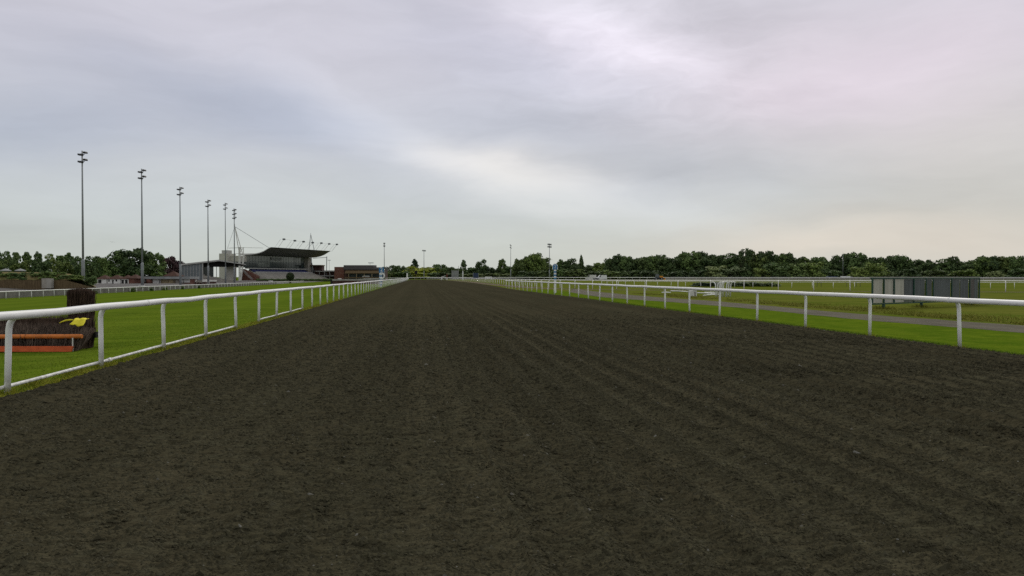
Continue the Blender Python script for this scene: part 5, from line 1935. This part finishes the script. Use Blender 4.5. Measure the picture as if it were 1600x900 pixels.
def blades(name, xy, h, w, m, rs, lean=0.5):
    n = len(xy)
    z = np.array([gz(x) for x in xy[:, 0]])
    a = rs.uniform(0, 2 * PI, n)
    hh = h * rs.uniform(0.5, 1.3, n)
    dx, dy = np.cos(a), np.sin(a)
    p = np.stack([xy[:, 0], xy[:, 1], z], 1)
    s = np.stack([dx, dy, np.zeros(n)], 1) * (w * rs.uniform(0.6, 1.4, n))[:, None]
    le = rs.normal(0, lean, (n, 2)) * hh[:, None]
    tip = p + np.stack([le[:, 0], le[:, 1], hh], 1)
    v = np.stack([p - s, p + s, tip], 1).reshape(-1, 3)
    f = np.arange(n * 3).reshape(-1, 3)
    o = link(name, np_mesh(name, v, f, m))
    o['kind'] = 'stuff'
    return o


rs = np.random.RandomState(77)
M_B1 = mat_blade('blade_green', (0.10, 0.15, 0.008), (0.15, 0.20, 0.012))
M_B2 = mat_blade('blade_yellow', (0.15, 0.18, 0.010), (0.30, 0.29, 0.035))
M_B3 = mat_blade('blade_bright', (0.085, 0.15, 0.010), (0.13, 0.19, 0.014))
M_B4 = mat_blade('blade_rough', (0.12, 0.14, 0.014), (0.21, 0.20, 0.035))


def scatter(n, x0, x1, y0, y1, power=2.0, clump=None, seed=1):
    y_ = y0 * (y1 / y0) ** rs.uniform(0, 1, n)
    x_ = rs.uniform(x0, x1, n)
    if clump:
        keep = vnoise(x_ * clump, y_ * clump, seed) + 0.35 * rs.uniform(-1, 1, n) > 0.5
        x_, y_ = x_[keep], y_[keep]
    return np.stack([x_, y_], 1)


blades('grass_turf', scatter(45000, -16, -5.75, 8, 45), 0.022, 0.006, M_B1, rs, 0.9)
g1 = scatter(60000, -6.1, -5.45, 8, 60, clump=2.2, seed=51)
blades('grass_fringe', g1, 0.07, 0.006, M_B2, rs, 0.8)
blades('grass_weeds', scatter(16000, -6.0, -5.15, 8, 40, clump=1.4, seed=61), 0.045, 0.010, M_B1, rs, 0.9)
blades('grass_edge', scatter(30000, 12.12, 12.9, 14, 60), 0.045, 0.008, M_B3, rs, 0.8)
fx_, fy_ = np.array(PATH_FAR)[::-1].T
ty = 24 * (75 / 24) ** rs.uniform(0, 1, 26000)
txx = np.interp(ty, fy_, fx_) + np.abs(rs.normal(0, 1, len(ty))) * 1.6 + 0.1
keep = vnoise(txx * 0.9, ty * 0.5, 71) + 0.3 * rs.uniform(-1, 1, len(ty)) > 0.52
blades('grass_tussocks', np.stack([txx, ty], 1)[keep], 0.11, 0.012, M_B4, rs, 0.7)


lp = []
for px in (1379.5, 1438.5, 1515.5):
    q = a_.lerp(b_, su(px) / SL)
    lp.append(np.stack([q.x + rs.normal(0, .25, 260), q.y + rs.normal(0, .25, 260)], 1))
blades('grass_uncut', np.concatenate(lp), 0.17, 0.012, M_B4, rs, 0.5)

# tufts and kicked-up sand round the feet of the nearest posts
pts = []
for k in range(12):
    for (x, y) in ((-5.82, 4.46 + 3.48 * k), (12.45, 5.65 + 3.6 * k)):
        nb = 160
        a = rs.uniform(0, 2 * PI, nb)
        r_ = 0.05 + np.abs(rs.normal(0, 0.07, nb))
        pts.append(np.stack([x + r_ * np.cos(a), y + (0.24 if (k == 2 and x < 0) else 0) + r_ * np.sin(a) * 1.3], 1))
blades('grass_tufts', np.concatenate(pts), 0.10, 0.006, M_B2, rs, 0.5)


def mat_crumb():
    m = bpy.data.materials.new('track_crumb')
    m.use_nodes = True
    t = N(m.node_tree)
    bs = m.node_tree.nodes['Principled BSDF']
    g = t.new('ShaderNodeNewGeometry').outputs['Random Per Island']
    t.put(bs.inputs['Base Color'], tine_tint(t, t.ramp(g, [(0, (0.044, 0.040, 0.024)), (0.4, (0.062, 0.056, 0.034)), (0.85, (0.078, 0.070, 0.043)), (0.9993, (0.088, 0.080, 0.051)), (1.0, (0.20, 0.19, 0.16))]), worldpos(t)))
    bs.inputs['Roughness'].default_value = 0.95
    bs.inputs['Specular IOR Level'].default_value = 0.0
    return m


def crumbs():
    """loose clods of sand and fibre thrown up by the harrow"""
    me = bpy.data.objects['race_track'].data
    n = 760000
    y = 3.2 * (34 / 3.2) ** rs.uniform(0, 1, n)
    x = rs.uniform(-5.5, 12.15, n)
    # thicker along the tine lines
    ph = x + 0.06 * np.sin(y * 0.11) + 0.16 * vnoise(x * 0 + 1, y * 0.06, 31)
    tn = np.abs(np.sin(ph * PI / 0.46))
    dens = 0.35 + 0.65 * tn ** 3 * np.clip((x + 2) / 4, 0.25, 1)
    dens *= 0.78 + 0.45 * vnoise(x * 1.3, y * 2.6, 91)
    dens *= np.clip((34 - y) / 22, 0, 1)
    keep = rs.uniform(0, 1, n) < dens * 1.15
    # only where the picture could see them: a wide fan before the camera
    x, y = x[keep], y[keep]
    n = len(x)
    size = np.minimum(0.0052 + 0.0006 * y, 0.019) * rs.lognormal(0, 0.4, n)
    size = np.clip(size, 0.003, 0.032)
    co = np.empty(len(me.vertices) * 3, np.float32)
    me.vertices.foreach_get('co', co)
    co = co.reshape(-1, 780, 3)
    yi = np.clip(np.searchsorted(co[:, 400, 1], y), 0, co.shape[0] - 1)
    xl, xr = co[yi, 0, 0], co[yi, -1, 0]
    xi = np.clip(((x - xl) / (xr - xl) * 779).astype(int), 0, 779)
    z = co[yi, xi, 2]
    a = rs.uniform(0, 2 * PI, n)
    el_ = rs.uniform(1.0, 1.9, n)
    base = []
    for k in range(4):
        an = a + k * PI / 2 + rs.uniform(-.4, .4, n)
        r_ = size * rs.uniform(0.7, 1.2, n)
        base.append(np.stack([x + r_ * np.cos(an) * el_, y + r_ * np.sin(an), z - size * 0.25], 1))
    top1 = np.stack([x + size * rs.normal(0, .35, n) - size * .3 * el_, y + size * rs.normal(0, .25, n), z + size * rs.uniform(0.45, 1.0, n)], 1)
    v = np.stack(base + [top1], 1).reshape(-1, 3)
    o_ = (np.arange(n) * 5)[:, None]
    f = np.concatenate([o_ + np.array([[i, (i + 1) % 4, 4]]) for i in range(4)], 0)
    o = link('track_crumbs', np_mesh('track_crumbs', v, f, mat_crumb()))
    o['kind'] = 'stuff'


crumbs()
